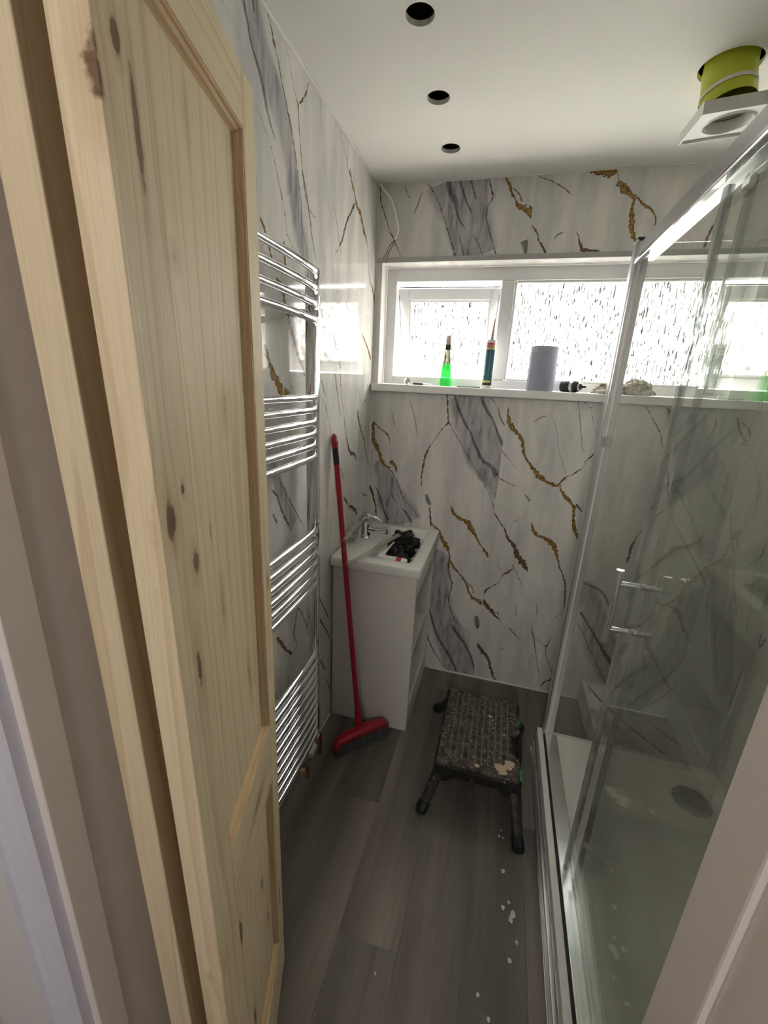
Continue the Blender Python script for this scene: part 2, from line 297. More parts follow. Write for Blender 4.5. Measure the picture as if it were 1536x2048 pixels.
LW = [
 ('k',[(0.993,2.318,0.9),(1.025,2.307,1.0),(1.055,2.295,1.0)]),
 ('d',[(1.074,2.374,2.5),(1.088,2.343,2.8),(1.106,2.307,3.2),(1.132,2.282,4.7),(1.153,2.248,4.6),(1.171,2.212,3.3),(1.191,2.187,2.1),(1.201,2.178,0.9)]),
 ('d',[(1.112,2.397,1.8),(1.121,2.379,1.3)]),
 ('k',[(1.18,2.42,2.1),(1.196,2.396,2.8),(1.208,2.376,4.8),(1.222,2.357,2.9),(1.242,2.321,2.4),(1.264,2.287,3.1),(1.286,2.251,3.8),(1.31,2.2,2.7),(1.328,2.151,2.1),(1.337,2.115,2.1)]),
 ('k',[(1.259,2.424,1.1),(1.286,2.387,1.2),(1.315,2.338,1.6),(1.337,2.316,3.2)]),
 ('k',[(1.337,2.316,3.9),(1.339,2.275,2.3),(1.35,2.217,2.4),(1.373,2.128,2.2),(1.406,2.089,2.2),(1.446,2.079,2.3)]),
 ('k',[(1.415,2.421,1.3),(1.389,2.372,2.3),(1.347,2.324,3.2)]),
 ('k',[(1.114,2.209,0.8),(1.139,2.185,1.2),(1.173,2.157,1.5),(1.193,2.131,1.6),(1.218,2.071,1.6)]),
 ('b',[(1.105,2.399,42.3),(1.154,2.325,47.5),(1.222,2.254,52.2),(1.271,2.183,42.8),(1.293,2.093,40.1)]),
 ('d',[(1.483,2.411,0.7),(1.504,2.312,0.9),(1.531,2.222,0.8)]),
 ('d',[(1.611,2.339,1.0),(1.633,2.281,0.8)]),
 ('k',[(1.643,2.419,1.5),(1.68,2.382,1.6),(1.719,2.351,2.1),(1.731,2.333,2.1),(1.767,2.314,5.6),(1.793,2.283,3.1)]),
 ('k',[(1.732,2.421,1.2),(1.732,2.35,1.7)]),
 ('k',[(1.203,2.111,1.7),(1.231,2.057,1.7),(1.248,2.017,1.8),(1.256,1.981,1.5),(1.279,1.962,1.5),(1.328,1.925,1.2)]),
 ('d',[(1.357,2.172,2.6),(1.386,2.118,2.7),(1.409,2.066,2.8),(1.425,2.019,2.0),(1.451,1.965,1.7)]),
 ('d',[(1.328,2.144,1.4),(1.348,2.09,1.5),(1.35,2.027,1.2),(1.368,1.99,1.2)]),
 ('b',[(1.293,2.152,39.1),(1.325,2.048,41.9),(1.375,1.943,37.2)]),
 ('g',[(1.761,2.334,3.1),(1.776,2.304,8.2),(1.816,2.276,4.7),(1.831,2.255,9.6),(1.887,2.232,11.0),(1.935,2.19,10.4),(1.985,2.155,3.8),(2.009,2.087,2.8),(2.033,2.025,3.5),(2.079,1.998,7.2),(2.121,1.953,9.4),(2.174,1.907,3.3),(2.222,1.852,6.8),(2.292,1.806,10.7),(2.341,1.778,3.7)]),
 ('k',[(1.818,2.25,7.1),(1.77,2.197,4.7),(1.735,2.164,4.7),(1.702,2.11,5.6),(1.68,2.078,4.7),(1.648,2.047,1.4),(1.621,2.022,1.9)]),
 ('d',[(1.606,2.173,1.1),(1.646,2.097,1.4),(1.676,2.04,1.2)]),
 ('g',[(1.113,1.971,5.0),(1.136,1.951,4.1),(1.151,1.924,3.5),(1.172,1.884,2.5)]),
 ('g',[(1.235,1.953,4.4),(1.237,1.925,5.6),(1.248,1.882,2.7)]),
 ('g',[(1.188,1.852,2.6),(1.219,1.826,11.5),(1.237,1.797,5.9),(1.263,1.743,8.2),(1.283,1.71,12.7),(1.305,1.673,8.7),(1.343,1.627,6.8),(1.359,1.596,3.3)]),
 ('g',[(1.116,1.669,3.8),(1.137,1.624,9.9),(1.166,1.581,14.4),(1.204,1.546,17.2),(1.247,1.539,6.6)]),
 ('g',[(1.478,1.845,3.2),(1.517,1.783,3.3),(1.548,1.731,4.0),(1.559,1.701,2.0)]),
 ('k',[(1.478,1.925,1.3),(1.526,1.857,1.4),(1.59,1.774,1.5),(1.661,1.68,4.3),(1.687,1.635,4.5)]),
 ('g',[(1.942,1.794,2.4),(2.031,1.74,6.4),(2.089,1.694,10.1)]),
 ('g',[(1.738,1.887,2.6),(1.745,1.872,3.7),(1.792,1.854,2.2),(1.8,1.838,1.7)]),
 ('d',[(1.498,1.584,2.1),(1.539,1.525,1.9)]),
 ('k',[(1.474,1.534,1.8),(1.532,1.494,1.9),(1.563,1.439,1.6),(1.596,1.379,1.6)]),
 ('d',[(1.63,1.609,2.3),(1.658,1.535,2.0),(1.696,1.44,1.3)]),
 ('k',[(1.689,1.611,3.1),(1.701,1.535,2.4),(1.732,1.451,2.1),(1.743,1.424,3.0),(1.765,1.359,3.1),(1.798,1.303,6.9),(1.842,1.265,12.0),(1.886,1.255,9.8),(1.911,1.221,2.0)]),
 ('k',[(1.915,1.455,3.3),(1.929,1.419,8.5),(1.969,1.364,4.4),(2.023,1.306,4.1),(2.069,1.228,3.8),(2.108,1.169,2.8)]),
 ('k',[(2.057,1.575,1.4),(2.027,1.509,3.4),(1.988,1.474,3.4)]),
 ('d',[(1.917,1.56,1.1),(1.951,1.49,1.2)]),
 ('k',[(1.75,1.081,2.4),(1.782,1.051,7.5),(1.815,1.016,2.0),(1.797,0.963,2.1)]),
 ('k',[(1.826,1.017,6.2),(1.906,0.979,10.8),(1.945,0.939,5.6)]),
 ('k',[(1.643,1.193,1.3),(1.649,1.144,1.8),(1.667,1.119,0.9)]),
 ('k',[(2.024,1.027,3.4),(2.107,0.998,1.8)]),
 ('k',[(1.71,1.218,3.2),(1.73,1.187,3.7),(1.736,1.164,1.4)]),
 ('k',[(1.239,0.813,2.4),(1.31,0.732,2.5),(1.369,0.616,1.7)]),
 ('k',[(1.278,0.759,1.5),(1.251,0.677,4.4),(1.268,0.606,2.6),(1.234,0.593,5.8)]),
 ('k',[(1.234,0.593,5.1),(1.18,0.654,6.1),(1.149,0.698,8.8),(1.127,0.733,6.9)]),
 ('b',[(1.414,0.779,26.7),(1.391,0.697,37.4),(1.379,0.599,31.3)]),
 ('d',[(1.481,0.703,2.8),(1.59,0.542,2.3)]),
 ('k',[(1.487,0.595,4.4),(1.571,0.481,4.0),(1.592,0.432,2.4)]),
 ('d',[(1.494,0.387,3.9),(1.547,0.294,2.5)]),
 ('d',[(1.561,0.239,2.5),(1.597,0.152,2.7)]),
 ('b',[(1.126,1.338,20.8),(1.18,1.238,33.9),(1.265,1.092,33.7)]),
 ('k',[(1.121,1.257,1.8),(1.157,1.226,3.0),(1.177,1.186,3.8),(1.204,1.142,3.9),(1.239,1.091,2.5)]),
 ('d',[(1.171,1.283,1.1),(1.243,1.187,1.6),(1.326,1.086,1.7)]),
 ('d',[(1.127,1.177,2.6),(1.152,1.14,3.0)]),
]
RW = [
 ('d',[(2.103,1.101,2.9),(2.047,1.012,3.3),(2.004,0.974,2.7),(1.943,0.875,2.7),(1.899,0.807,3.1),(1.849,0.753,2.0)]),
 ('k',[(1.817,1.077,4.8),(1.822,1.027,3.9),(1.834,0.974,2.5),(1.819,0.911,2.0),(1.793,0.84,1.9),(1.769,0.746,2.4),(1.775,0.691,1.9)]),
 ('k',[(2.103,0.812,3.5),(2.087,0.686,4.1),(2.037,0.587,2.8),(1.962,0.482,1.6),(1.869,0.347,1.6)]),
 ('d',[(2.083,0.811,2.3),(2.023,0.695,3.4),(1.95,0.59,4.3),(1.904,0.522,3.7),(1.853,0.46,3.6),(1.797,0.454,2.5)]),
 ('d',[(1.924,0.771,2.6),(1.857,0.671,3.1),(1.796,0.573,2.5)]),
 ('g',[(2.006,1.026,5.4),(1.978,0.992,4.3)]),
 ('g',[(1.652,0.764,8.9),(1.669,0.725,6.8),(1.689,0.703,2.3)]),
 ('b',[(2.068,0.912,67.4),(1.966,0.725,88.0),(1.856,0.555,83.4),(1.777,0.421,49.0)]),
]
def split(v, lo, hi): return [x for x in v if lo <= sum(p[1] for p in x[1]) / len(x[1]) < hi]
M_BL_low = marble('marble_back_left_lower', 0, split(BL, -1, 1.8))
M_BL_up = marble('marble_back_left_upper', 0, split(BL, 1.8, 9))
M_BR_low = marble('marble_back_right_lower', 0, split(BR, -1, 1.8), 3.1)
M_BR_up = marble('marble_back_right_upper', 0, split(BR, 1.8, 9), 3.1)
M_LW = marble('marble_left_wall', 1, LW, 5.3)
M_RW = marble('marble_right_wall', 1, RW + [
    ('b', [(1.25, 2.3, 60), (1.1, 1.7, 80), (0.9, 1.1, 90), (0.75, 0.5, 90), (0.7, 0.1, 60)]), ('d', [(1.2, 2.3, 4), (1.05, 1.7, 5), (0.85, 1.1, 4), (0.7, 0.5, 4)]),
    ('g', [(1.6, 2.3, 3), (1.5, 2.0, 8), (1.38, 1.7, 5), (1.2, 1.4, 9), (1.1, 1.1, 3)]), ('k', [(1.0, 2.3, 2), (0.8, 1.7, 3), (0.6, 1.2, 3), (0.5, 0.6, 2)])], 8.7)
M_PLAIN = marble('marble_reveal', 2, [('k', [(0.05, 2.15, 0.8), (0.3, 2.165, 1.0), (0.6, 2.19, 0.7)]), ('k', [(0.75, 2.2, 0.8), (1.1, 2.17, 1.2), (1.4, 2.18, 0.8)])], 11.0)
M_BOX = marble('marble_boxing', 2, [('k', [(1.25, 2.08, 3), (1.33, 1.92, 6), (1.44, 1.78, 7), (1.5, 1.71, 4)]), ('k', [(1.45, 1.95, 2), (1.55, 1.82, 4), (1.64, 1.75, 2)]), ('b', [(1.24, 1.9, 20), (1.33, 1.75, 50), (1.4, 1.7, 40)])], 15.0)
# ------------------------------------------------------------------ other materials
def pine(name, axis, knots, tone=1.0, warm=1.0):
    t = NT(name); P = t.obj()
    sep = t.new('ShaderNodeSeparateXYZ'); t.put(sep.inputs[0], P)
    X, Y, Z = sep.outputs
    A, B = (X, Z) if axis == 'Z' else (Z, X)          # A across the grain, B along it
    warp = None; dark = None; halo = None
    com0 = t.new('ShaderNodeCombineXYZ'); t.put(com0.inputs[0], A); t.put(com0.inputs[1], B); t.put(com0.inputs[2], Y)
    Q = com0.outputs[0]
    kn_n = t.noise(Q, 75, 4, 0.6)
    for (a, b, ra, rb, k) in knots:
        v = t.vmath('MULTIPLY', t.vmath('SUBTRACT', Q, (a, b, 0)), (1 / ra, 1 / rb, 70))
        d = t.math('ADD', t.vmath('LENGTH', v), t.math('MULTIPLY_ADD', kn_n, 1.1, -0.55))
        sepv = t.new('ShaderNodeSeparateXYZ'); t.put(sepv.inputs[0], v)
        g = t.math('EXPONENT', t.math('MULTIPLY', t.math('MULTIPLY', d, d), -0.22))
        w_ = t.math('MULTIPLY', t.math('MULTIPLY', g, sepv.outputs[0]), -ra * 0.62)
        warp = w_ if warp is None else t.math('ADD', warp, w_)
        dk = t.math('MULTIPLY', t.maprange(d, 1.05, 0.75), k)
        dark = dk if dark is None else t.math('MAXIMUM', dark, dk)
        hl = t.math('MULTIPLY', t.maprange(d, 2.3, 0.9), 0.6)
        halo = hl if halo is None else t.math('MAXIMUM', halo, hl)
    Aw = A if warp is None else t.math('ADD', A, warp)
    com = t.new('ShaderNodeCombineXYZ'); t.put(com.inputs[0], Aw); t.put(com.inputs[1], B); t.put(com.inputs[2], Y)
    big = t.noise(t.scaled(com.outputs[0], (22, 0.9, 22)), 1.0, 2, 0.5)
    ring = t.math('FRACT', t.math('ADD', t.math('MULTIPLY', Aw, 34.0), t.math('MULTIPLY', big, 3.4)))
    late = t.ramp(ring, (0.0, 0.0), (0.62, 0.12), (0.90, 1.0), (1.0, 0.0))
    fib = t.noise(t.scaled(com.outputs[0], (420, 6, 420)), 1.0, 3, 0.6)
    blot = t.noise(t.scaled(com.outputs[0], (9, 2.2, 9)), 1.0, 2, 0.5)
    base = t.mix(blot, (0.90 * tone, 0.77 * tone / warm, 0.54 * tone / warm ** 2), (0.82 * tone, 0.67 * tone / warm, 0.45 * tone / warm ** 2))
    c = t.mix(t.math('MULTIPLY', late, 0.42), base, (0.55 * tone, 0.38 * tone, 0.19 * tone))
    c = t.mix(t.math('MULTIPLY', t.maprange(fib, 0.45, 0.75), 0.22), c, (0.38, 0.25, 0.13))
    if halo is not None:
        c = t.mix(t.math('MULTIPLY', halo, 0.6), c, (0.44, 0.26, 0.11))
        kn = t.mix(t.noise(Q, 120, 3), (0.07, 0.032, 0.016), (0.27, 0.16, 0.085))
        c = t.mix(dark, c, kn)
    return t.out(t.principled(c, 0.62, 0, 0.35, t.bump(fib, 0.12, 0.001)))
KN_STILE = [(0.392, 1.80, 0.013, 0.030, 0.95), (0.355, 1.836, 0.006, 0.013, 0.9), (0.338, 1.78, 0.005, 0.045, 0.8), (0.362, 1.437, 0.011, 0.026, 0.9), (0.330, 1.464, 0.004, 0.007, 0.9),
            (0.318, 1.372, 0.009, 0.018, 0.8), (0.338, 1.236, 0.006, 0.032, 0.85), (0.37, 0.735, 0.009, 0.014, 0.85), (0.34, 0.42, 0.007, 0.03, 0.8), (0.02, 1.2, 0.006, 0.02, 0.5), (0.03, 0.32, 0.005, 0.03, 0.8)]
KN_PANEL = [(0.207, 1.858, 0.007, 0.022, 0.6), (0.262, 1.706, 0.008, 0.012, 0.7), (0.150, 1.540, 0.014, 0.024, 0.38), (0.236, 1.381, 0.003, 0.012, 0.8), (0.215, 1.26, 0.008, 0.03, 0.25), (0.12, 1.06, 0.008, 0.04, 0.3),
            (0.27, 0.62, 0.008, 0.03, 0.85), (0.13, 0.52, 0.006, 0.02, 0.8), (0.24, 0.30, 0.007, 0.03, 0.9), (0.10, 0.36, 0.005, 0.02, 0.8)]
KN_B = [(0.32, 1.42, 0.014, 0.030, 1.0), (0.345, 0.62, 0.010, 0.03, 0.95), (0.30, 1.9, 0.012, 0.02, 0.9)]
PINE_V = pine('pine_stile', 'Z', KN_STILE); PINE_P = pine('pine_panel', 'Z', KN_PANEL, 1.03)
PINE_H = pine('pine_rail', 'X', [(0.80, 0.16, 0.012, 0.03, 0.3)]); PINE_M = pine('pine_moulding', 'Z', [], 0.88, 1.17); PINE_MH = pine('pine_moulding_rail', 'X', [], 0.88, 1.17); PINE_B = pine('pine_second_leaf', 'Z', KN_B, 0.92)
PAINT = plain('ceiling_paint', (0.80, 0.785, 0.755), 0.85, var=0.015, nscale=6, bump=0.02)
JAMB = plain('jamb_primer', (0.80, 0.735, 0.695), 0.55, var=0.03, nscale=5)
ARCH = plain('architrave_lavender', (0.72, 0.71, 0.80), 0.5, var=0.02, nscale=5)  # even pale lavender tone, bluer than the landing walls
HALL = plain('landing_paint', (0.72, 0.70, 0.70), 0.8, var=0.02, nscale=4)
CARPET = plain('landing_carpet', (0.22, 0.20, 0.19), 0.95, var=0.2, nscale=300)
UPVC = plain('white_upvc', (0.80, 0.80, 0.81), 0.28, var=0.01)
WHITE_TRIM = plain('white_trim', (0.82, 0.81, 0.79), 0.35, var=0.01)
ACRYLIC = plain('white_acrylic', (0.93, 0.91, 0.88), 0.15, var=0.01)
CERAMIC = plain('white_ceramic', (0.80, 0.79, 0.76), 0.08, var=0.01)
LAMINATE = plain('white_laminate', (0.74, 0.72, 0.68), 0.32, var=0.015)
def metal(name, col, rough):
    t = NT(name); n = t.noise(t.obj(), 14, 2)
    return t.out(t.principled(col, t.maprange(n, 0, 1, rough * 0.8, rough * 1.25), 1.0))
CHROME = metal('chrome', (0.80, 0.81, 0.82), 0.06)
ALU = metal('polished_aluminium', (0.78, 0.79, 0.80), 0.20)
ALU_D = metal('brushed_aluminium', (0.55, 0.56, 0.58), 0.32)
BRASS = metal('copper_pipe', (0.70, 0.36, 0.22), 0.25)
RUBBER = plain('black_rubber', (0.02, 0.02, 0.02), 0.5)
BLACKVOID = plain('loft_timber', (0.22, 0.16, 0.09), 0.9, var=0.4, nscale=25)
RED = plain('red_plastic', (0.38, 0.012, 0.03), 0.30, var=0.05)
BLACKP = plain('black_plastic', (0.015, 0.015, 0.016), 0.35)
GREENP = plain('dark_green_plastic', (0.008, 0.018, 0.018), 0.4)
GREEN = plain('green_label', (0.02, 0.25, 0.10), 0.4)
BRISTLE = plain('grey_bristle', (0.10, 0.11, 0.11), 0.8, var=0.4, nscale=200)
def thin_fresnel(t, ior):
    fr = t.new('ShaderNodeFresnel'); g = t.new('ShaderNodeNewGeometry')
    t.put(fr.inputs['IOR'], t.maprange(g.outputs['Backfacing'], 0, 1, ior, 1 / ior)); return fr
def glass(name, tint, ior=1.45, rough=0.0, dirt=0.0):
    t = NT(name)
    fr = thin_fresnel(t, ior)
    tr = t.new('ShaderNodeBsdfTransparent'); t.put(tr.inputs[0], tint)
    gl = t.new('ShaderNodeBsdfGlossy'); gl.inputs['Roughness'].default_value = rough; t.put(gl.inputs['Color'], (0.95, 1.0, 0.97))
    mx = t.new('ShaderNodeMixShader'); t.put(mx.inputs[0], fr.outputs[0]); t.l.new(tr.outputs[0], mx.inputs[1]); t.l.new(gl.outputs[0], mx.inputs[2])
    sh = mx.outputs[0]
    if dirt:
        n = t.noise(t.obj(), 5, 2, 0.6)
        df = t.new('ShaderNodeBsdfDiffuse'); t.put(df.inputs[0], (0.66, 0.66, 0.62))
        m2 = t.new('ShaderNodeMixShader'); t.put(m2.inputs[0], t.maprange(n, 0.3, 0.75, dirt * 0.5, dirt * 1.5)); t.l.new(sh, m2.inputs[1]); t.l.new(df.outputs[0], m2.inputs[2]); sh = m2.outputs[0]
    return t.out(sh)
SHOWER_GLASS = glass('shower_glass', (0.945, 0.955, 0.94), dirt=0.05)
CLEAR_PLASTIC = glass('clear_plastic', (0.80, 0.80, 0.78), rough=0.12, dirt=0.30)
SEAL = glass('seal_plastic', (0.62, 0.65, 0.66), rough=0.25, dirt=0.35)
def obscured(name):
    t = NT(name); P = t.obj()
    sc = t.scaled(P, (210, 210, 20))
    n1 = t.noise(sc, 1.0, 3, 0.55, 0.8)
    n2 = t.noise(t.scaled(P, (75, 75, 40)), 1.0, 2, 0.5, 0.5)
    m = t.math('MULTIPLY', t.ramp(n1, (0.45, 0.0), (0.485, 1.0)), t.ramp(n2, (0.30, 0.0), (0.36, 1.0)))
    tint = t.mix(m, (0.028, 0.030, 0.030), (0.98, 1.0, 0.99))
    tr = t.new('ShaderNodeBsdfTransparent'); t.put(tr.inputs[0], tint)
    tl = t.new('ShaderNodeBsdfTranslucent'); t.put(tl.inputs[0], t.mix(m, (0.028, 0.030, 0.030), (0.98, 1.0, 0.99)))
    mx = t.new('ShaderNodeMixShader'); mx.inputs[0].default_value = 0.40; t.l.new(tr.outputs[0], mx.inputs[1]); t.l.new(tl.outputs[0], mx.inputs[2])
    fr = thin_fresnel(t, 1.45)
    gl = t.new('ShaderNodeBsdfGlossy'); gl.inputs['Roughness'].default_value = 0.15; t.put(gl.inputs['Normal'], t.bump(n1, 0.4, 0.002))
    m2 = t.new('ShaderNodeMixShader'); t.put(m2.inputs[0], fr.outputs[0]); t.l.new(mx.outputs[0], m2.inputs[1]); t.l.new(gl.outputs[0], m2.inputs[2])
    return t.out(m2.outputs[0])
OBSCURED = obscured('obscured_glass')
def plank_mat(name, v, seed):
    t = NT(name); P = t.vmath('ADD', t.obj(), (seed, seed * 1.7, 0))
    g1 = t.noise(t.scaled(P, (30, 1.3, 1)), 1.0, 5, 0.6, 0.3)
    g2 = t.noise(t.scaled(P, (7, 0.8, 1)), 1.0, 3, 0.5)
    g3 = t.noise(t.scaled(P, (260, 9, 1)), 1.0, 3, 0.6)
    c = t.ramp(g2, (0.30, (0.115 * v, 0.094 * v, 0.077 * v)), (0.50, (0.20 * v, 0.175 * v, 0.148 * v)), (0.70, (0.30 * v, 0.27 * v, 0.235 * v)))
    c = t.mix(t.math('MULTIPLY', t.maprange(g1, 0.48, 0.75), 0.5), c, (0.095 * v, 0.082 * v, 0.074 * v))
    c = t.mix(t.math('MULTIPLY', t.maprange(g3, 0.5, 0.8), 0.35), c, (0.10 * v, 0.085 * v, 0.07 * v))
    geo = t.new('ShaderNodeNewGeometry'); WP = geo.outputs['Position']
    dust = t.noise(WP, 9, 5, 0.7); big = t.noise(WP, 2.3, 2, 0.5)
    dm = t.math('MULTIPLY', t.maprange(dust, 0.60, 0.78), t.math('MULTIPLY', t.maprange(big, 0.5, 0.7), 0.45))
    c = t.mix(dm, c, (0.45, 0.43, 0.40))
    return t.out(t.principled(c, 0.42, 0, 0.4, t.bump(g3, 0.08, 0.0006)))
PLANKS = [plank_mat('vinyl_plank_%s' % k, v, s) for k, v, s in (('grey', 0.86, 0.3), ('pale', 1.05, 4.1), ('dark', 0.70, 8.2), ('mid', 0.94, 13.7))]
def splatter(name, base, amount, dusty):
    t = NT(name); P = t.obj()
    v1 = t.new('ShaderNodeTexVoronoi'); v1.inputs['Scale'].default_value = 70; t.put(v1.inputs['Vector'], t.vmath('ADD', P, t.vmath('MULTIPLY', t.noise(P, 60, 3, out='Color'), (0.025, 0.025, 0.025))))
    rnd = t.new('ShaderNodeSeparateColor'); t.put(rnd.inputs[0], v1.outputs['Color'])
    pat = t.noise(P, 11, 4, 0.65)
    spot = t.math('MULTIPLY', t.maprange(v1.outputs['Distance'], 0.27, 0.20), t.math('GREATER_THAN', t.math('ADD', rnd.outputs[0], t.math('MULTIPLY', pat, 0.7)), 1.33 - amount))
    haze = t.math('MULTIPLY', t.maprange(t.noise(P, 34, 5, 0.7), 0.40, 0.66), dusty)
    fleck = t.math('MULTIPLY', t.maprange(t.noise(P, 190, 3, 0.6), 0.60, 0.68), t.math('MULTIPLY', t.maprange(pat, 0.4, 0.6), amount * 1.6))
    pc = t.mix(rnd.outputs[1], (0.58, 0.54, 0.46), (0.36, 0.27, 0.19))
    c = t.mix(haze, base, (0.22, 0.18, 0.14)); c = t.mix(fleck, c, (0.42, 0.37, 0.29)); c = t.mix(spot, c, pc)
    return t.out(t.principled(c, 0.55, 0, 0.4))
STOOL_TOP = splatter('paint_spattered_black_plastic', (0.022, 0.020, 0.018), 0.50, 0.70)
STOOL_RIB = splatter('worn_rib', (0.15, 0.125, 0.095), 0.50, 0.8)
STOOL_SIDE = splatter('black_plastic_few_spatters', (0.014, 0.015, 0.016), 0.10, 0.12)
STOOL_LEG = splatter('dark_leg_few_spatters', (0.030, 0.034, 0.036), 0.10, 0.2)
BAG = plain('black_bin_liner', (0.006, 0.006, 0.0065), 0.30, spec=0.30)
PAPER = plain('blue_grey_paper', (0.36, 0.37, 0.46), 0.85, var=0.04, nscale=60, bump=0.1)
def rag_mat():
    t = NT('stained_rag'); P = t.obj(); n = t.noise(P, 40, 5, 0.65)
    c = t.ramp(n, (0.35, (0.13, 0.11, 0.08)), (0.5, (0.50, 0.47, 0.40)), (0.65, (0.66, 0.63, 0.56)))
    return t.out(t.principled(c, 0.9, 0, 0.2, t.bump(n, 0.4, 0.003)))
RAG = rag_mat()
def liquid(name, col, trans):
    t = NT(name); b = t.principled(col, 0.08, 0, 0.5, None, 0, trans, 1.33)
    tr = t.new('ShaderNodeBsdfTransparent'); t.put(tr.inputs[0], col)
    mx = t.new('ShaderNodeMixShader'); mx.inputs[0].default_value = 0.45; t.l.new(tr.outputs[0], mx.inputs[1]); t.l.new(b, mx.inputs[2])
    return t.out(mx.outputs[0])
GREEN_LIQ = liquid('green_liquid', (0.16, 0.86, 0.28), 0.0)
CLEAR_BOTTLE = glass('clear_bottle', (0.26, 0.25, 0.20), rough=0.05, dirt=0.20)
LIME = plain('lime_tape', (0.50, 0.56, 0.03), 0.35, var=0.12, nscale=18)
TUBE_BLUE = plain('teal_label', (0.03, 0.13, 0.18), 0.35); TUBE_WHITE = plain('white_cartridge', (0.72, 0.72, 0.70), 0.35); TUBE_RED = plain('red_label', (0.45, 0.03, 0.04), 0.35)
TUBE_YEL = plain('yellow_label', (0.60, 0.52, 0.16), 0.35); TUBE_ORG = plain('orange_label', (0.62, 0.16, 0.08), 0.4); NOZZLE = plain('nozzle_plastic', (0.52, 0.42, 0.38), 0.4); INK = plain('white_ink', (0.75, 0.75, 0.72), 0.5)
CABLE = plain('white_cable', (0.88, 0.86, 0.82), 0.45); BARE = plain('red_brown_core', (0.26, 0.09, 0.06), 0.5)
GREYTRIM = plain('grey_edge_trim', (0.42, 0.42, 0.41), 0.4)
PLASTER = plain('plaster_crumb', (0.70, 0.66, 0.58), 0.9)
GROUND = plain('pale_bounce_ground', (0.48, 0.48, 0.44), 0.95, var=0.3, nscale=2)  # unseen ground, made pale to bounce more daylight up to the ceiling
DRAIN = metal('dark_chrome', (0.33, 0.36, 0.35), 0.25)
# ------------------------------------------------------------------ mesh helpers
def bx(bm, x0, x1, y0, y1, z0, z1, bev=0.0, seg=2):
    vs = [bm.verts.new((x, y, z)) for x in (x0, x1) for y in (y0, y1) for z in (z0, z1)]
    fs = [bm.faces.new([vs[i] for i in f]) for f in ((0, 1, 3, 2), (4, 6, 7, 5), (0, 4, 5, 1), (2, 3, 7, 6), (0, 2, 6, 4), (1, 5, 7, 3))]
    if bev:
        es = list({e for f in fs for e in f.edges})
        bmesh.ops.bevel(bm, geom=es, offset=bev, segments=seg, affect='EDGES', profile=0.5)
    return bm
def B(): return bmesh.new()
def box(*a, **k): return bx(B(), *a, **k)
def frame_of(d):
    d = d.normalized(); a = Vector((0, 0, 1)) if abs(d.z) < 0.9 else Vector((1, 0, 0))
    s = d.cross(a).normalized(); return s, s.cross(d).normalized()
def tube(bm, pts, rad, n=12, caps=True, flat=1.0):
    pts = [Vector(p) for p in pts]; rads = rad if hasattr(rad, '__len__') else [rad] * len(pts)
    rings = []; s0 = None
    for i, p in enumerate(pts):
        d = (pts[min(i + 1, len(pts) - 1)] - pts[max(i - 1, 0)])
        if s0 is None: s0, _ = frame_of(d)
        dn = d.normalized(); s = (s0 - dn * s0.dot(dn)).normalized(); s0 = s; t = s.cross(dn).normalized()
        rings.append([bm.verts.new(p + (s * math.cos(2 * PI * k / n) + t * math.sin(2 * PI * k / n) * flat) * rads[i]) for k in range(n)])
    for a, b in zip(rings, rings[1:]):
        for k in range(n): bm.faces.new((a[k], a[(k + 1) % n], b[(k + 1) % n], b[k]))
    if caps:
        bm.faces.new(rings[0][::-1]); bm.faces.new(rings[-1])
    return bm
def lathe(bm, prof, c=(0, 0, 0), n=28):
    c = Vector(c); rings = []
    for r, z in prof:
        rings.append([bm.verts.new(c + Vector((r * math.cos(2 * PI * k / n), r * math.sin(2 * PI * k / n), z))) for k in range(n)] if r > 1e-5 else [bm.verts.new(c + Vector((0, 0, z)))])
    for a, b in zip(rings, rings[1:]):
        for k in range(n):
            q = [a[k % len(a)], a[(k + 1) % len(a)], b[(k + 1) % len(b)], b[k % len(b)]]
            u = []
            for v in q:
                if v not in u: u.append(v)
            if len(u) > 2: bm.faces.new(u)
    return bm
def prism(bm, poly, axis, a, b, bev=0):
    def P(u, v, w): return {'x': (w, u, v), 'y': (u, w, v), 'z': (u, v, w)}[axis]
    A = [bm.verts.new(P(u, v, a)) for u, v in poly]; Bv = [bm.verts.new(P(u, v, b)) for u, v in poly]
    n = len(poly); fs = [bm.faces.new(A), bm.faces.new(Bv[::-1])]
    for i in range(n): fs.append(bm.faces.new((A[i], A[(i + 1) % n], Bv[(i + 1) % n], Bv[i])))
    if bev: bmesh.ops.bevel(bm, geom=list({e for f in fs for e in f.edges}), offset=bev, segments=2, affect='EDGES', profile=0.5)
    return bm
def obj(name, bm, mat, parent=None, smooth=False, world=True):
    bmesh.ops.recalc_face_normals(bm, faces=bm.faces)
    if parent is not None and world:
        off = parent.location.copy(); q = parent.parent
        while q is not None: off += q.location; q = q.parent
        bmesh.ops.translate(bm, vec=-off, verts=bm.verts)
    me = bpy.data.meshes.new(name); bm.to_mesh(me); bm.free(); me.materials.append(mat)
    if smooth:
        me.polygons.foreach_set('use_smooth', [True] * len(me.polygons))
        try: me.set_sharp_from_angle(angle=math.radians(40))
        except Exception: pass
    o = bpy.data.objects.new(name, me); COL.objects.link(o)
    if parent is not None: o.parent = parent
    return o
def thing(name, label, cat, loc=(0, 0, 0), rotz=0.0, group=None):
    o = bpy.data.objects.new(name, None); o.empty_display_size = 0.05; COL.objects.link(o)
    o.location = loc; o.rotation_euler = (0, 0, rotz); o['label'] = label; o['category'] = cat
    if group: o['group'] = group
    return o
def tag(o, label, cat, group=None):
    o['label'] = label; o['category'] = cat
    if group: o['group'] = group
    return o
def struct(o, label, cat):
    o['kind'] = 'structure'; o['label'] = label; o['category'] = cat; return o
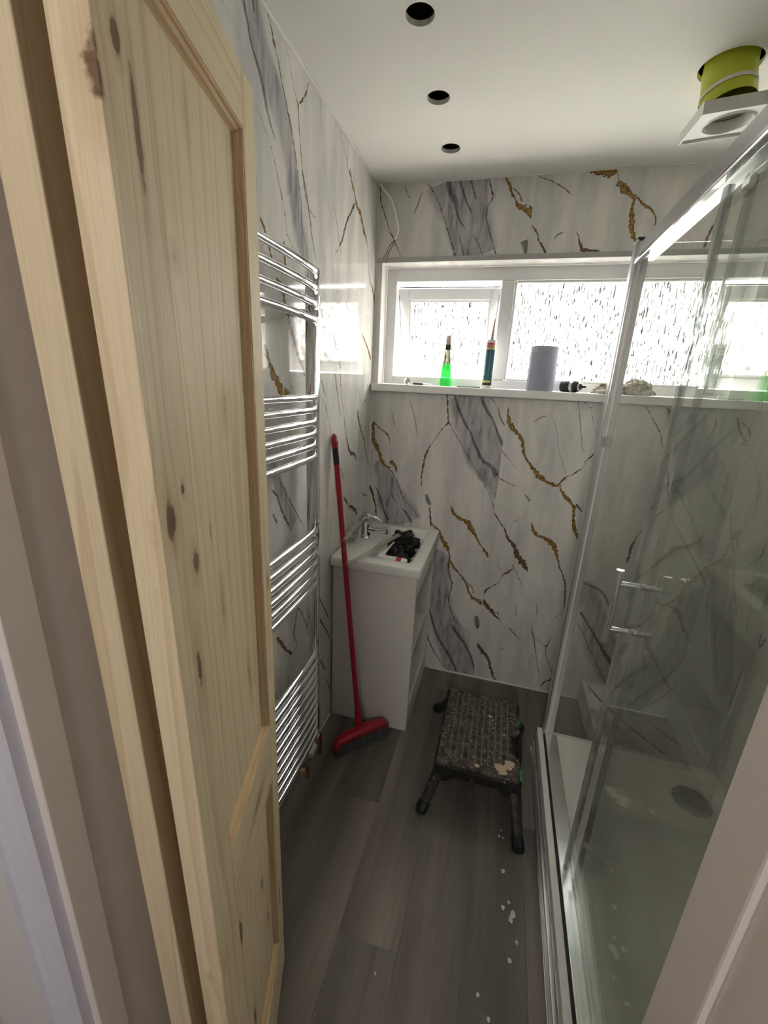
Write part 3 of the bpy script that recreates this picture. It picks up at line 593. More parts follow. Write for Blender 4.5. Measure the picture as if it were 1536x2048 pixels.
def sroot(name, label, cat, loc=(0, 0, 0), rotz=0.0):
    o = thing(name, label, cat, loc, rotz); o['kind'] = 'structure'; return o
# ================================================================== STRUCTURE
# ---- floor: vinyl planks running into the room
floor = sroot('floor', 'grey-brown wood-look vinyl plank floor of the small bathroom', 'floor', (0, 0, 0))
obj('subfloor', box(-0.1, W + 0.1, 0.24, D + 0.25, -0.10, -0.006), BLACKVOID, floor)
rows = [0.002 + 0.182 * k for k in range(-1, 10)]
joint = {0: [0.62, 1.75], 1: [1.226], 2: [0.80, 1.96], 3: [1.52], 4: [0.60, 1.82], 5: [1.30], 6: [1.0], 7: [1.5], 8: [0.8]}
k = 0
for i, x0 in enumerate(rows[:-1]):
    xa, xb = max(x0, 0.0), min(x0 + 0.182, W)
    if xb - xa < 0.01: continue
    ys = [0.26] + joint.get(i - 1, [1.2]) + [D]
    for ya, yb in zip(ys, ys[1:]):
        obj('plank', box(xa + 0.0003, xb - 0.0003, ya + 0.0003, yb - 0.0003, -0.006, 0.0), PLANKS[(i * 3 + k) % 4], floor); k += 1
# ---- left wall
wl = struct(obj('wall_left', box(-0.10, -0.008, 0.24, D + 0.25, -0.1, H + 0.2), HALL), 'glossy white marble-effect panelled wall behind the towel radiator', 'wall')
for ya, yb in ((0.40, 1.12), (1.12, D)):
    obj('marble_panel', box(-0.008, 0.0, ya + 0.0002, yb - 0.0002, 0.0, H), M_LW, wl)
wr = struct(obj('wall_right', box(W + 0.008, W + 0.10, 0.24, D + 0.25, -0.1, H + 0.2), HALL), 'glossy marble-effect panelled wall inside the shower', 'wall')
for ya, yb in ((0.40, 1.12), (1.12, D)):
    obj('marble_panel', box(W, W + 0.008, ya + 0.0002, yb - 0.0002, 0.0, H), M_RW, wr)
# ---- back wall with the window opening
OX0, OX1, OZ0, OZ1 = 0.032, 1.538, 1.545, 2.113
bm = B(); Y0, Y1 = D + 0.008, D + 0.26
bx(bm, -0.008, W + 0.008, Y0, Y1, -0.1, OZ0); bx(bm, -0.008, W + 0.008, Y0, Y1, OZ1 + 0.006, H + 0.2)
bx(bm, -0.008, OX0 - 0.006, Y0, Y1, OZ0, OZ1 + 0.006); bx(bm, OX1 + 0.006, W + 0.008, Y0, Y1, OZ0, OZ1 + 0.006)
wb = struct(obj('wall_back', bm, HALL), 'white and grey marble-effect wall with gold veins below and above the window', 'wall')
SX = 0.669
for x0, x1, z0, z1, m in ((0.0, SX, 0.0, OZ0, M_BL_low), (SX, W, 0.0, OZ0, M_BR_low), (0.0, SX, OZ1 + 0.021, H, M_BL_up), (SX, W, OZ1 + 0.021, H, M_BR_up),
                          (0.0, OX0, OZ0, OZ1 + 0.021, M_BL_low), (OX1, W, OZ0, OZ1 + 0.021, M_BR_low)):
    obj('marble_panel', box(x0 + 0.0003, x1 - 0.0003, D, D + 0.008, z0, z1), m, wb)
obj('reveal_panel', box(OX0, OX1, D, 2.212, OZ1, OZ1 + 0.006), M_PLAIN, wb)
obj('reveal_panel', box(OX0 - 0.006, OX0, D + 0.008, 2.212, OZ0, OZ1), M_PLAIN, wb)
obj('reveal_panel', box(OX1, OX1 + 0.006, D + 0.008, 2.212, OZ0, OZ1), M_PLAIN, wb)
# ---- front wall (doorway), lining and architraves
DL, DR, DT = 0.22, 0.92, 2.02
bm = B()
bx(bm, -0.008, DL - 0.02, 0.245, 0.40, -0.1, H + 0.2); bx(bm, DR + 0.02, W + 0.008, 0.245, 0.40, -0.1, H + 0.2); bx(bm, DL - 0.02, DR + 0.02, 0.245, 0.40, DT + 0.02, H + 0.2)
struct(obj('wall_front', bm, HALL), 'painted wall around the doorway the photo is taken from', 'wall')
tl = sroot('trim_1', 'pink-beige primed door lining and stop at the left of the doorway', 'door lining', (DL, 0.32, 0))
obj('lining', box(DL - 0.02, DL, 0.2436, 0.40, 0, DT, bev=0.001), JAMB, tl)
obj('lining_edge_bead', box(DL - 0.002, DL + 0.004, 0.2436, 0.279, 0, DT, bev=0.0015), JAMB, tl)
tr_ = sroot('trim_2', 'pink-beige primed door lining and stop at the right of the doorway', 'door lining', (DR, 0.32, 0))
obj('lining', box(DR, DR + 0.02, 0.2436, 0.40, 0, DT, bev=0.001), JAMB, tr_)
obj('door_stop', box(DR - 0.008, DR, 0.331, 0.399, 0, DT, bev=0.003), JAMB, tr_)
th = sroot('trim_3', 'primed head lining across the top of the doorway', 'door lining', (0.57, 0.32, DT))
obj('lining', box(DL - 0.02, DR + 0.02, 0.2436, 0.40, DT, DT + 0.02), JAMB, th)
for nm, x0, x1, lb in (('trim_4', DL - 0.085, DL - 0.008, 'pale lavender architrave at the bottom left edge of the photo'), ('trim_5', DR + 0.008, DR + 0.085, 'pale lavender architrave beside the right door lining')):
    a = sroot(nm, lb, 'architrave', (x0, 0.235, 0))
    s = 1 if x0 < 0.5 else -1
    xi = x1 if s > 0 else x0
    prof = [(xi, 0.245), (xi, 0.231), (xi - s * 0.006, 0.2256), (xi - s * 0.032, 0.2256), (xi - s * 0.040, 0.231), (xi - s * 0.050, 0.228), (xi - s * 0.074, 0.232), (xi - s * 0.077, 0.245)]
    obj('moulding', prism(B(), prof, 'z', 0, DT + 0.06), ARCH, a)
# ---- ceiling with three downlight holes and the fan hole
HOLES = [(0.353, 1.266, 0.035), (0.350, 1.575, 0.035), (0.351, 1.870, 0.035), (1.120, 1.590, 0.072)]
bm = B()
def loop(pts):
    vs = [bm.verts.new((x, y, H)) for x, y in pts]
    return [bm.edges.new((vs[i], vs[(i + 1) % len(vs)])) for i in range(len(vs))]
es = loop([(-0.008, 0.24), (W + 0.008, 0.24), (W + 0.008, D + 0.008), (-0.008, D + 0.008)])
for cx, cy, r in HOLES: es += loop([(cx + r * math.cos(2 * PI * j / 40), cy + r * math.sin(2 * PI * j / 40)) for j in range(40)])
bmesh.ops.triangle_fill(bm, use_beauty=True, edges=es)
ex = bmesh.ops.extrude_face_region(bm, geom=bm.faces[:])
bmesh.ops.translate(bm, vec=(0, 0, 0.0125), verts=[v for v in ex['geom'] if isinstance(v, bmesh.types.BMVert)])
cl_ = struct(obj('ceiling', bm, PAINT), 'white painted ceiling with three round downlight holes', 'ceiling')
bm = B(); zc = H + 0.0125
bx(bm, -0.008, W + 0.008, 0.24, D + 0.008, zc + 0.16, zc + 0.18)
for x0, x1, y0, y1 in ((-0.02, -0.008, 0.24, D + 0.008), (W + 0.008, W + 0.02, 0.24, D + 0.008)): bx(bm, x0, x1, y0, y1, zc, zc + 0.18)
for x in (0.52, 0.92): bx(bm, x, x + 0.045, 0.26, D, zc, zc + 0.16)
obj('loft_void', bm, BLACKVOID, cl_)
# ---- thin white beads in the corners
def bead(nm, lb, *b):
    struct(obj(nm, box(*b, bev=0.0015, seg=1), WHITE_TRIM), lb, 'trim')
bead('trim_6', 'thin white bead where the left marble wall meets the ceiling', 0.0, 0.006, 0.40, D, H - 0.006, H)
bead('trim_7', 'thin white corner bead between left and back marble walls', 0.0, 0.005, D - 0.005, D, 0.0, H - 0.006)
bead('trim_8', 'thin white bead where the back marble wall meets the ceiling', 0.006, W, D - 0.005, D, H - 0.005, H)
bead('trim_9', 'thin white corner bead between back wall and shower wall', W - 0.006, W, D - 0.006, D, 0.12, H - 0.005)
bead('baseboard_left', 'thin white sealing bead along the floor at the left wall', 0.0, 0.008, 0.40, 1.60, 0.0, 0.008)
bead('baseboard_back', 'thin white sealing bead along the floor at the back wall', 0.41, 1.22, D - 0.008, D, 0.0, 0.008)
struct(obj('trim_10', box(0.006, W - 0.006, D - 0.009, D, OZ1, OZ1 + 0.021, bev=0.001), GREYTRIM), 'grey edge strip along the top of the window recess', 'trim')
# ---- low marble boxing behind the shower tray
bxo = sroot('trim_11', 'low marble-clad pipe boxing in the corner behind the shower', 'boxing', (1.44, 1.9, 0))
obj('top_panel', box(1.225, W, 1.70, D, 0.112, 0.12), M_BOX, bxo); obj('side_panel', box(1.225, 1.233, 1.70, D, 0.0, 0.112), M_BOX, bxo); obj('front_panel', box(1.233, W, 1.70, 1.708, 0.0, 0.112), M_BOX, bxo)
# ---- window
win = sroot('window_1', 'white framed window of obscured glass with an open top-hung vent', 'window', (0.787, 2.24, 1.59))
FY0, FY1 = 2.212, 2.272
def member(nm, x0, x1, z0, z1, y0=FY0, y1=FY1, par=None, bev=0.004): return obj(nm, box(x0, x1, y0, y1, z0, z1, bev=bev), UPVC, par or win)
member('frame_jamb', OX0 + 0.002, 0.083, 1.581, 2.112); member('frame_jamb', 1.490, OX1 - 0.002, 1.581, 2.112)
member('frame_head', 0.083, 1.490, 2.054, 2.112); member('frame_sill', 0.083, 1.490, 1.581, 1.622); member('mullion', 0.577, 0.636, 1.622, 2.054)
for x0, x1, z0, z1 in ((0.636, 0.646, 1.622, 2.054), (1.480, 1.490, 1.622, 2.054), (0.646, 1.480, 1.622, 1.632), (0.646, 1.480, 2.044, 2.054)):
    obj('glazing_bead', box(x0, x1, FY0 + 0.008, FY0 + 0.03, z0, z1, bev=0.003, seg=1), UPVC, win)
obj('pane', box(0.640, 1.486, 2.240, 2.246, 1.626, 2.050), OBSCURED, win)
# opening vent, hung at the top and swung out at the bottom
sash = bpy.data.objects.new('sash', None); COL.objects.link(sash); sash.parent = win
sash.location = (0.332 - 0.787, 2.262 - 2.24, 2.034 - 1.59); sash.rotation_euler = (math.radians(14), 0, 0)
hw, sh_, fw = 0.252, 0.420, 0.052
def smember(x0, x1, z0, z1, nm, m=UPVC, y0=0.0, y1=0.05, bev=0.005): return obj(nm, box(x0, x1, y0, y1, z0, z1, bev=bev), m, sash, world=False)
smember(-hw, -hw + fw, -sh_, 0, 'sash_stile'); smember(hw - fw, hw, -sh_, 0, 'sash_stile')
smember(-hw + fw, hw - fw, -fw, 0, 'sash_rail'); smember(-hw + fw, hw - fw, -sh_, -sh_ + fw, 'sash_rail')
for x0, x1, z0, z1 in ((-hw + fw, -hw + fw + 0.010, -sh_ + fw, -fw), (hw - fw - 0.010, hw - fw, -sh_ + fw, -fw), (-hw + fw + 0.01, hw - fw - 0.01, -sh_ + fw, -sh_ + fw + 0.01), (-hw + fw + 0.01, hw - fw - 0.01, -fw - 0.01, -fw)):
    smember(x0, x1, z0, z1, 'glazing_bead', y0=0.006, y1=0.028, bev=0.003)
smember(-hw + fw - 0.005, hw - fw + 0.005, -sh_ + fw - 0.005, -fw + 0.005, 'pane', OBSCURED, 0.024, 0.030, 0.0)
smember(-hw + 0.004, hw - 0.004, 0.001, 0.006, 'weather_seal', RUBBER, 0.008, 0.020, 0.0)
obj('vent_stay', tube(B(), [(0.092, 2.235, 2.0), (0.10, 2.29, 1.80)], 0.004, 8), ALU_D, win)
obj('vent_stay', tube(B(), [(0.570, 2.235, 2.0), (0.562, 2.29, 1.80)], 0.004, 8), ALU_D, win)
sl = struct(obj('trim_12', box(0.006, 1.550, 2.088, 2.214, 1.545, 1.581, bev=0.004), WHITE_TRIM), 'white window sill board carrying the bottles and rag', 'window sill')
# ---- outside ground
struct(obj('ground_outside', box(-30, 30, 2.6, 60, -2.8, -2.7), GROUND), 'garden ground outside the window', 'ground')
# ---- landing behind the camera, with an opening added to let in fill light
LX0, LX1, LY = -0.9, 2.2, -1.4
struct(obj('floor_landing', box(LX0, LX1, LY - 0.1, 0.245, -0.1, -0.001), CARPET), 'carpeted landing floor in front of the doorway', 'floor')
struct(obj('ceiling_landing', box(LX0 - 0.1, LX1 + 0.1, LY - 0.1, 0.245, H, H + 0.2), PAINT), 'white landing ceiling', 'ceiling')
struct(obj('wall_landing_left', box(LX0 - 0.1, LX0, LY - 0.1, 0.345, -0.1, H), HALL), 'painted landing wall on the left', 'wall')
bm = B(); bx(bm, LX1, LX1 + 0.1, LY - 0.1, 0.245, -0.1, H); struct(obj('wall_landing_right', bm, HALL), 'painted landing wall on the right', 'wall')
bm = B(); bx(bm, LX0, -0.008, 0.245, 0.345, -0.1, H); bx(bm, W + 0.008, LX1, 0.245, 0.345, -0.1, H)
struct(obj('wall_landing_front', bm, HALL), 'painted landing wall either side of the bathroom', 'wall')
WX0, WX1, WZ0, WZ1 = 0.31, 0.79, 1.86, 2.34
bm = B(); ya, yb = LY - 0.1, LY
bx(bm, LX0, WX0, ya, yb, -0.1, H); bx(bm, WX1, LX1, ya, yb, -0.1, H); bx(bm, WX0, WX1, ya, yb, -0.1, WZ0); bx(bm, WX0, WX1, ya, yb, WZ1, H)
struct(obj('wall_landing_back', bm, HALL), 'painted landing wall with a small high opening added for fill light', 'wall')
w2 = sroot('fill_window', 'small white frame of the added fill-light window behind the viewer', 'window', (0.55, ya, WZ0))  # made-up window, sized and placed for the fill light it lets in
for x0, x1, z0, z1 in ((WX0, WX0 + 0.04, WZ0, WZ1), (WX1 - 0.04, WX1, WZ0, WZ1), (WX0 + 0.04, WX1 - 0.04, WZ0, WZ0 + 0.04), (WX0 + 0.04, WX1 - 0.04, WZ1 - 0.04, WZ1)):
    obj('frame', box(x0, x1, ya + 0.01, ya + 0.06, z0, z1, bev=0.004), UPVC, w2)
# ---- bifold pine door, both leaves folded back into the room
A0 = math.radians(14.5)
door = sroot('door_1', 'unpainted knotty pine bifold door folded open at the left', 'door', (0.2434, 0.6942, 0), -(PI / 2 - A0))
LEN, TH, DTOP, DBOT = 0.385, 0.034, 1.990, 0.009
def leaf(mtx, mv, mp, mh, mm, mmh):
    def put(nm, bm, m):
        for v in bm.verts: v.co.y -= 0.02 * (v.co.z - 1.72) * v.co.x / LEN      # the leaf hangs slightly out of plumb
        bmesh.ops.transform(bm, matrix=mtx, verts=bm.verts); obj(nm, bm, m, door, world=False)
    put('stile', box(0, 0.053, -TH, 0, DBOT, DTOP, bev=0.0015), mv); put('stile', box(0.308, LEN, -TH, 0, DBOT, DTOP, bev=0.0015), mv)
    for z0, z1 in ((1.920, DTOP), (0.730, 0.877), (DBOT, 0.180)): put('rail', box(0.053, 0.308, -TH, 0, z0, z1), mh)
    for z0, z1 in ((0.877, 1.920), (0.180, 0.730)):
        put('panel', box(0.050, 0.311, -TH + 0.012, -0.013, z0 - 0.003, z1 + 0.003), mp)
        pr = [(0, -0.0012), (0.0035, -0.0012), (0.0045, -0.0045), (0.0085, -0.0065), (0.0105, -0.0105), (0.0125, -0.0130), (0, -0.0130)]
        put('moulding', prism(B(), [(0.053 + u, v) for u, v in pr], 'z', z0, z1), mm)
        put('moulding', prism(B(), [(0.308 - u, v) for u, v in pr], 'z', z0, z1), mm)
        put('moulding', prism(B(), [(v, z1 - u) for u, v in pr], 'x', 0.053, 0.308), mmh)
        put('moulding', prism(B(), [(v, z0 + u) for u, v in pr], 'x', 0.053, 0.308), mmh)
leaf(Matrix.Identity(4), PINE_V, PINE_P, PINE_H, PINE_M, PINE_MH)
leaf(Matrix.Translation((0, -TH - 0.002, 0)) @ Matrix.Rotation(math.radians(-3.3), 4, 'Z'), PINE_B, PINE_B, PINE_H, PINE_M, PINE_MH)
for z in (0.25, 1.0, 1.75): obj('hinge', box(-0.003, 0.0, -TH * 2, -0.002, z - 0.035, z + 0.035), ALU_D, door, world=False)
# ================================================================== THINGS
# ---- chrome ladder towel radiator on the left wall
rad = thing('towel_radiator', 'tall chrome ladder towel radiator on the left marble wall beside the pine door', 'radiator', (0.05, 1.05, 0.17))
RY0, RY1 = 0.80, 1.31
for y in (RY0, RY1):
    bm = box(0.034, 0.072, y - 0.018, y + 0.018, 0.185, 1.905, bev=0.007)
    obj('upright', bm, CHROME, rad, smooth=True)
groups = [[1.881 - 0.043 * i for i in range(4)], [1.532 - 0.0366 * i for i in range(6)], [1.098 - 0.0392 * i for i in range(6)], [0.620 - 0.0412 * i for i in range(10)]]
for g in groups:
    for z in g:
        pts = []
        for i in range(15):
            s = i / 14.0; b = min(1.0, min(s, 1 - s) / 0.16); b = b * b * (3 - 2 * b)
            pts.append((0.060 + 0.030 * b + 0.008 * math.sin(PI * s), RY0 + (RY1 - RY0) * s, z))
        obj('rail_bar', tube(B(), pts, 0.0105, 12), CHROME, rad, smooth=True)
for y in (RY0 + 0.03, RY1 - 0.03):
    for z in (1.755, 0.42):
        b_ = obj('wall_bracket', tube(B(), [(0.0, y, z + 0.02), (0.052, y, z + 0.02)], [0.012, 0.012], 14), CHROME, rad, smooth=True)
obj('bracket_cap', lathe(B(), [(0, 0.010), (0.012, 0.008), (0.014, 0.0), (0.014, -0.012), (0, -0.012)], (0.075, RY1 - 0.03, 1.775)), CHROME, rad, smooth=True)
obj('valve', tube(B(), [(0.054, 1.31, 0.19), (0.054, 1.31, 0.150), (0.054, 1.31, 0.130)], [0.011, 0.013, 0.010], 14), CHROME, rad, smooth=True)
obj('valve_head', tube(B(), [(0.054, 1.300, 0.118), (0.054, 1.255, 0.105)], [0.017, 0.019], 16), TUBE_WHITE, rad, smooth=True)
obj('valve_body', tube(B(), [(0.054, 1.345, 0.125), (0.054, 1.295, 0.122)], [0.012, 0.012], 12), CHROME, rad, smooth=True)
pipe = tag(obj('copper_pipe', tube(B(), [(0.052, 1.345, 0.125), (0.052, 1.365, 0.118), (0.052, 1.372, 0.09), (0.052, 1.372, 0.0)], 0.0075, 10), BRASS, smooth=True), 'short copper tail pipe rising from the floor to the radiator valve', 'pipe')
tag(obj('copper_pipe', tube(B(), [(0.052, 1.245, 0.0), (0.052, 1.245, 0.05), (0.050, 1.225, 0.062), (0.0, 1.20, 0.062)], 0.0075, 10), BRASS, smooth=True), 'bent copper pipe entering the left wall under the towel radiator', 'pipe')
# ---- vanity unit with open front
van = thing('vanity_unit', 'white open-fronted bathroom vanity cabinet in the far left corner', 'cabinet', (0.19, 1.86, 0))
VY0, VY1 = 1.611, 2.112
obj('side_panel', box(0.008, 0.388, VY0, VY0 + 0.016, 0, 0.811, bev=0.001), LAMINATE, van); obj('side_panel', box(0.008, 0.388, VY1 - 0.016, VY1, 0, 0.811, bev=0.001), LAMINATE, van)
obj('shelf', box(0.020, 0.372, VY0 + 0.016, VY1 - 0.016, 0.340, 0.358, bev=0.001), LAMINATE, van)
obj('bottom_board', box(0.020, 0.368, VY0 + 0.016, VY1 - 0.016, 0.100, 0.116, bev=0.001), LAMINATE, van)
obj('plinth', box(0.371, 0.388, VY0 + 0.016, VY1 - 0.016, 0.0, 0.122, bev=0.001), LAMINATE, van)
obj('apron', box(0.372, 0.388, VY0 + 0.016, VY1 - 0.016, 0.700, 0.811, bev=0.001), LAMINATE, van)
obj('back_panel', box(0.009, 0.018, VY0 + 0.016, VY1 - 0.016, 0.0, 0.811), LAMINATE, van)
# ---- basin with rectangular bowl
def basin():
    bm = B()
    xs = [0.008, 0.152, 0.352, 0.405]; ys = [1.578, 1.640, 2.062, 2.114]; zt, zb = 0.857, 0.811
    bx(bm, xs[0], xs[3], ys[0], ys[3], zb, zt)
    bm.faces.ensure_lookup_table()
    top = max(bm.faces, key=lambda f: f.calc_center_median().z)
    bm.faces.remove(top)
    o_ = [(xs[0], ys[0]), (xs[3], ys[0]), (xs[3], ys[3]), (xs[0], ys[3])]
    i_ = [(xs[1], ys[1]), (xs[2], ys[1]), (xs[2], ys[2]), (xs[1], ys[2])]
    f_in = [(xs[1] + 0.035, ys[1] + 0.03), (xs[2] - 0.02, ys[1] + 0.03), (xs[2] - 0.02, ys[2] - 0.03), (xs[1] + 0.035, ys[2] - 0.03)]
    find = lambda x, y, z: min(bm.verts, key=lambda v: (v.co - Vector((x, y, z))).length)
    ov = [find(x, y, zt) for x, y in o_]
    iv = [bm.verts.new((x, y, zt - 0.001)) for x, y in i_]; lv = [bm.verts.new((x, y, 0.735)) for x, y in f_in]
    bev = []
    for k in range(4):
        j = (k + 1) % 4
        bm.faces.new((ov[k], ov[j], iv[j], iv[k])); bm.faces.new((iv[k], iv[j], lv[j], lv[k]))
    bm.faces.new(lv)
    bmesh.ops.recalc_face_normals(bm, faces=bm.faces)
    bmesh.ops.bevel(bm, geom=bm.edges[:], offset=0.007, segments=3, affect='EDGES', profile=0.5, clamp_overlap=True)
    return bm
bas = thing('basin', 'white ceramic counter basin with a rectangular bowl on the vanity cabinet', 'basin', (0.2, 1.85, 0.811))
obj('bowl_top', basin(), CERAMIC, bas, smooth=True)
obj('overflow_ring', tube(B(), [(0.158, 1.85, 0.825), (0.163, 1.85, 0.824)], 0.014, 20), CHROME, bas, smooth=True)
# ---- mixer tap
tap = thing('mixer_tap', 'chrome lever mixer tap on the basin deck', 'tap', (0.078, 1.86, 0.857))
obj('body', lathe(B(), [(0, 0.0), (0.030, 0.0), (0.030, 0.006), (0.024, 0.012), (0.0225, 0.055), (0.026, 0.072), (0.024, 0.088), (0, 0.094)], (0.078, 1.86, 0.857)), CHROME, tap, smooth=True)
obj('spout', tube(B(), [(0.085, 1.86, 0.900), (0.12, 1.858, 0.898), (0.155, 1.858, 0.904), (0.182, 1.858, 0.910)], [0.019, 0.015, 0.013, 0.014], 16), CHROME, tap, smooth=True)
obj('aerator', tube(B(), [(0.176, 1.858, 0.910), (0.176, 1.858, 0.890)], [0.0125, 0.012], 16), CHROME, tap, smooth=True)
obj('lever', tube(B(), [(0.060, 1.86, 0.948), (0.078, 1.86, 0.964), (0.105, 1.859, 0.973), (0.132, 1.858, 0.967), (0.154, 1.857, 0.952)], [0.020, 0.020, 0.015, 0.012, 0.007], 16, flat=0.55), CHROME, tap, smooth=True)
# ---- things in the basin
def blob(c, rx, ry, rz, amp, freq, seed, sub=4, flatz=None):
    bm = B(); bmesh.ops.create_icosphere(bm, subdivisions=sub, radius=1.0)
    for v in bm.verts:
        n = v.co.normalized(); q = n * freq + Vector((seed, seed * 1.3, -seed))
        d = 1.0 + amp * (noise.turbulence(q, 4, True) - 0.5) * 2
        p = Vector((n.x * rx, n.y * ry, n.z * rz)) * d
        if flatz is not None and p.z < flatz: p.z = flatz + (p.z - flatz) * 0.05
        v.co = Vector(c) + p
    return bm
bag = thing('bin_liner', 'crumpled black plastic bag stuffed in the basin bowl', 'plastic bag', (0.25, 1.86, 0.74))
bm = blob((0.262, 1.80, 0.795), 0.070, 0.105, 0.062, 0.22, 1.3, 3.2); obj('crumpled_body', bm, BAG, bag, smooth=True)
bm = blob((0.250, 1.93, 0.815), 0.078, 0.070, 0.068, 0.24, 1.5, 7.9); obj('crumpled_fold', bm, BAG, bag, smooth=True)
bm = blob((0.300, 1.83, 0.83), 0.036, 0.040, 0.034, 0.25, 1.6, 1.4, 4); obj('crumpled_knot', bm, BAG, bag, smooth=True)
bt = thing('white_bottle', 'small white bottle with a red mark lying at the front of the basin bowl', 'bottle', (0.28, 1.668, 0.80))
obj('body', tube(B(), [(0.205, 1.672, 0.842), (0.210, 1.672, 0.842), (0.318, 1.668, 0.842), (0.330, 1.668, 0.842)], [0.013, 0.0175, 0.0175, 0.012], 18), TUBE_WHITE, bt, smooth=True)
obj('red_mark', tube(B(), [(0.282, 1.6693, 0.842), (0.304, 1.6685, 0.842)], [0.0179, 0.0179], 18, caps=False), TUBE_RED, bt, smooth=True)
nz_ = thing('sealant_nozzle', 'pale plastic sealant nozzle poking out of the basin in front of the black bag', 'nozzle', (0.21, 1.66, 0.85))
obj('cone', tube(B(), [(0.203, 1.655, 0.846), (0.214, 1.70, 0.858), (0.223, 1.735, 0.866), (0.238, 1.79, 0.880)], [0.012, 0.011, 0.006, 0.0035], 14), TUBE_WHITE, nz_, smooth=True)
obj('collar', tube(B(), [(0.211, 1.688, 0.855), (0.214, 1.70, 0.858)], [0.0125, 0.0125], 14), TUBE_WHITE, nz_, smooth=True)
def strip(name, lb, a, b, w, up=Vector((0, 0, 1))):
    a, b = Vector(a), Vector(b); d = (b - a).normalized(); s = d.cross(up).normalized() * w / 2; n = s.cross(d).normalized() * 0.0015
    bm = B(); vs = []
    for p in (a, b):
        for q in (-s - n, s - n, s + n * 2.2, -s + n * 2.2): vs.append(bm.verts.new(p + q))
    for f in ((0, 1, 2, 3), (7, 6, 5, 4), (0, 4, 5, 1), (1, 5, 6, 2), (2, 6, 7, 3), (3, 7, 4, 0)): bm.faces.new([vs[i] for i in f])
    return tag(obj(name, bm, CLEAR_PLASTIC), lb, 'plastic strip')
strip('plastic_strip', 'long clear plastic strip lying across the basin front and black bag', (0.112, 1.51, 0.862), (0.252, 1.83, 0.905), 0.022)
strip('plastic_strip', 'clear plastic strip resting on the tap lever and leaning towards the red broom handle', (0.088, 1.535, 0.956), (0.072, 1.87, 0.982), 0.016)
wrp = thing('plastic_wrap', 'crumpled clear plastic wrapping bunched behind the tap', 'plastic wrap', (0.03, 1.80, 0.857))
obj('crumpled_film', blob((0.034, 1.795, 0.898), 0.026, 0.055, 0.042, 0.30, 1.8, 12.3, 3), CLEAR_PLASTIC, wrp)
# ---- red broom
br = thing('broom', 'red broom with grey bristles leaning on the left wall beside the vanity', 'broom', (0.206, 1.483, 0))
dv = Vector((0.178, 0.196, 0)).normalized(); sv = Vector((-dv.y, dv.x, 0)); bc = Vector((0.206, 1.483, 0))
ha, hb = Vector((0.190, 1.492, 0.085)), Vector((0.0135, 1.598, 1.362)); hd = (hb - ha).normalized()
obj('handle', tube(B(), [ha, hb - hd * 0.03], 0.0115, 16), RED, br, smooth=True)
obj('grip_band', tube(B(), [hb - hd * 0.105, hb - hd * 0.035], 0.0123, 16), BLACKP, br, smooth=True)
hbb = hb
obj('hanging_cap', tube(B(), [hbb - hd * 0.04, hbb - hd * 0.02, hbb, hbb + hd * 0.014, hbb + hd * 0.019], [0.0128, 0.0132, 0.0125, 0.008, 0.002], 16), RED, br, smooth=True)
obj('hanging_eye', tube(B(), [hbb + Vector((0.011, -0.004, -0.004)), hbb + Vector((0.0135, -0.006, -0.004))], [0.005, 0.004], 12), TUBE_WHITE, br, smooth=True)
obj('socket', tube(B(), [ha - hd * 0.02, ha + hd * 0.07], [0.019, 0.0145], 16), RED, br, smooth=True)
bm = B(); n = 17; ring = []
for i in range(n):
    s = -1 + 2 * i / (n - 1); c = bc + dv * s * 0.135
    zt = 0.092 - 0.018 * s * s - (0.014 if abs(s) > 0.99 else 0); zb = 0.062 - (0.052 if abs(s) > 0.93 else 0.012 * s * s)
    w = 0.026 * (1 - 0.25 * s * s)
    ring.append([bm.verts.new(c + sv * a * w + Vector((0, 0, z))) for a, z in ((-1, zb), (-1, zt - 0.010), (-0.55, zt), (0.55, zt), (1, zt - 0.010), (1, zb))])
for a, b in zip(ring, ring[1:]):
    for k in range(6): bm.faces.new((a[k], a[(k + 1) % 6], b[(k + 1) % 6], b[k]))
bm.faces.new(ring[0]); bm.faces.new(ring[-1][::-1])
obj('head', bm, RED, br, smooth=True)
bm = B()
for i in range(46):
    for j in range(5):
        s = -0.9 + 1.8 * i / 45; a = -0.8 + 1.6 * j / 4
        p = bc + dv * (s * 0.132) + sv * (a * 0.022)
        q = p + dv * (s * 0.010 + random.uniform(-0.004, 0.004)) + sv * (a * 0.010 + random.uniform(-0.004, 0.004))
        tube(bm, [p + Vector((0, 0, 0.066)), q + Vector((0, 0, random.uniform(0.001, 0.006)))], [0.0021, 0.0030], 4)
bo = obj('bristles', bm, BRISTLE, br); bo['kind'] = 'stuff'
# ---- paint-spattered step stool
st = thing('step_stool', 'black plastic folding step stool covered in paint splashes on the vinyl floor', 'step stool', (0.72, 1.52, 0))
X0, X1, Y0s, Y1s, ZT = 0.566, 0.878, 1.302, 1.732, 0.205
bm = B()
poly = [(X0, Y0s), (X1, Y0s), (X1, 1.405), (0.846, 1.425), (0.842, 1.520), (X1, 1.535), (X1, Y1s), (X0 + 0.004, Y1s)]
prism(bm, poly, 'z', ZT - 0.022, ZT, 0.004); obj('tread', bm, STOOL_TOP, st)
for i in range(10):
    x = X0 + 0.045 + i * 0.0245
    ya_, yb_ = Y0s + 0.03, Y1s - 0.03
    obj('tread_rib', prism(B(), [(x - 0.004, ZT - 0.001), (x + 0.004, ZT - 0.001), (x + 0.0022, ZT + 0.0032), (x - 0.0022, ZT + 0.0032)], 'y', ya_, yb_), STOOL_RIB, st)
def apron(pts, axis, a, b): return obj('skirt', prism(B(), pts, axis, a, b, 0.003), STOOL_SIDE, st)
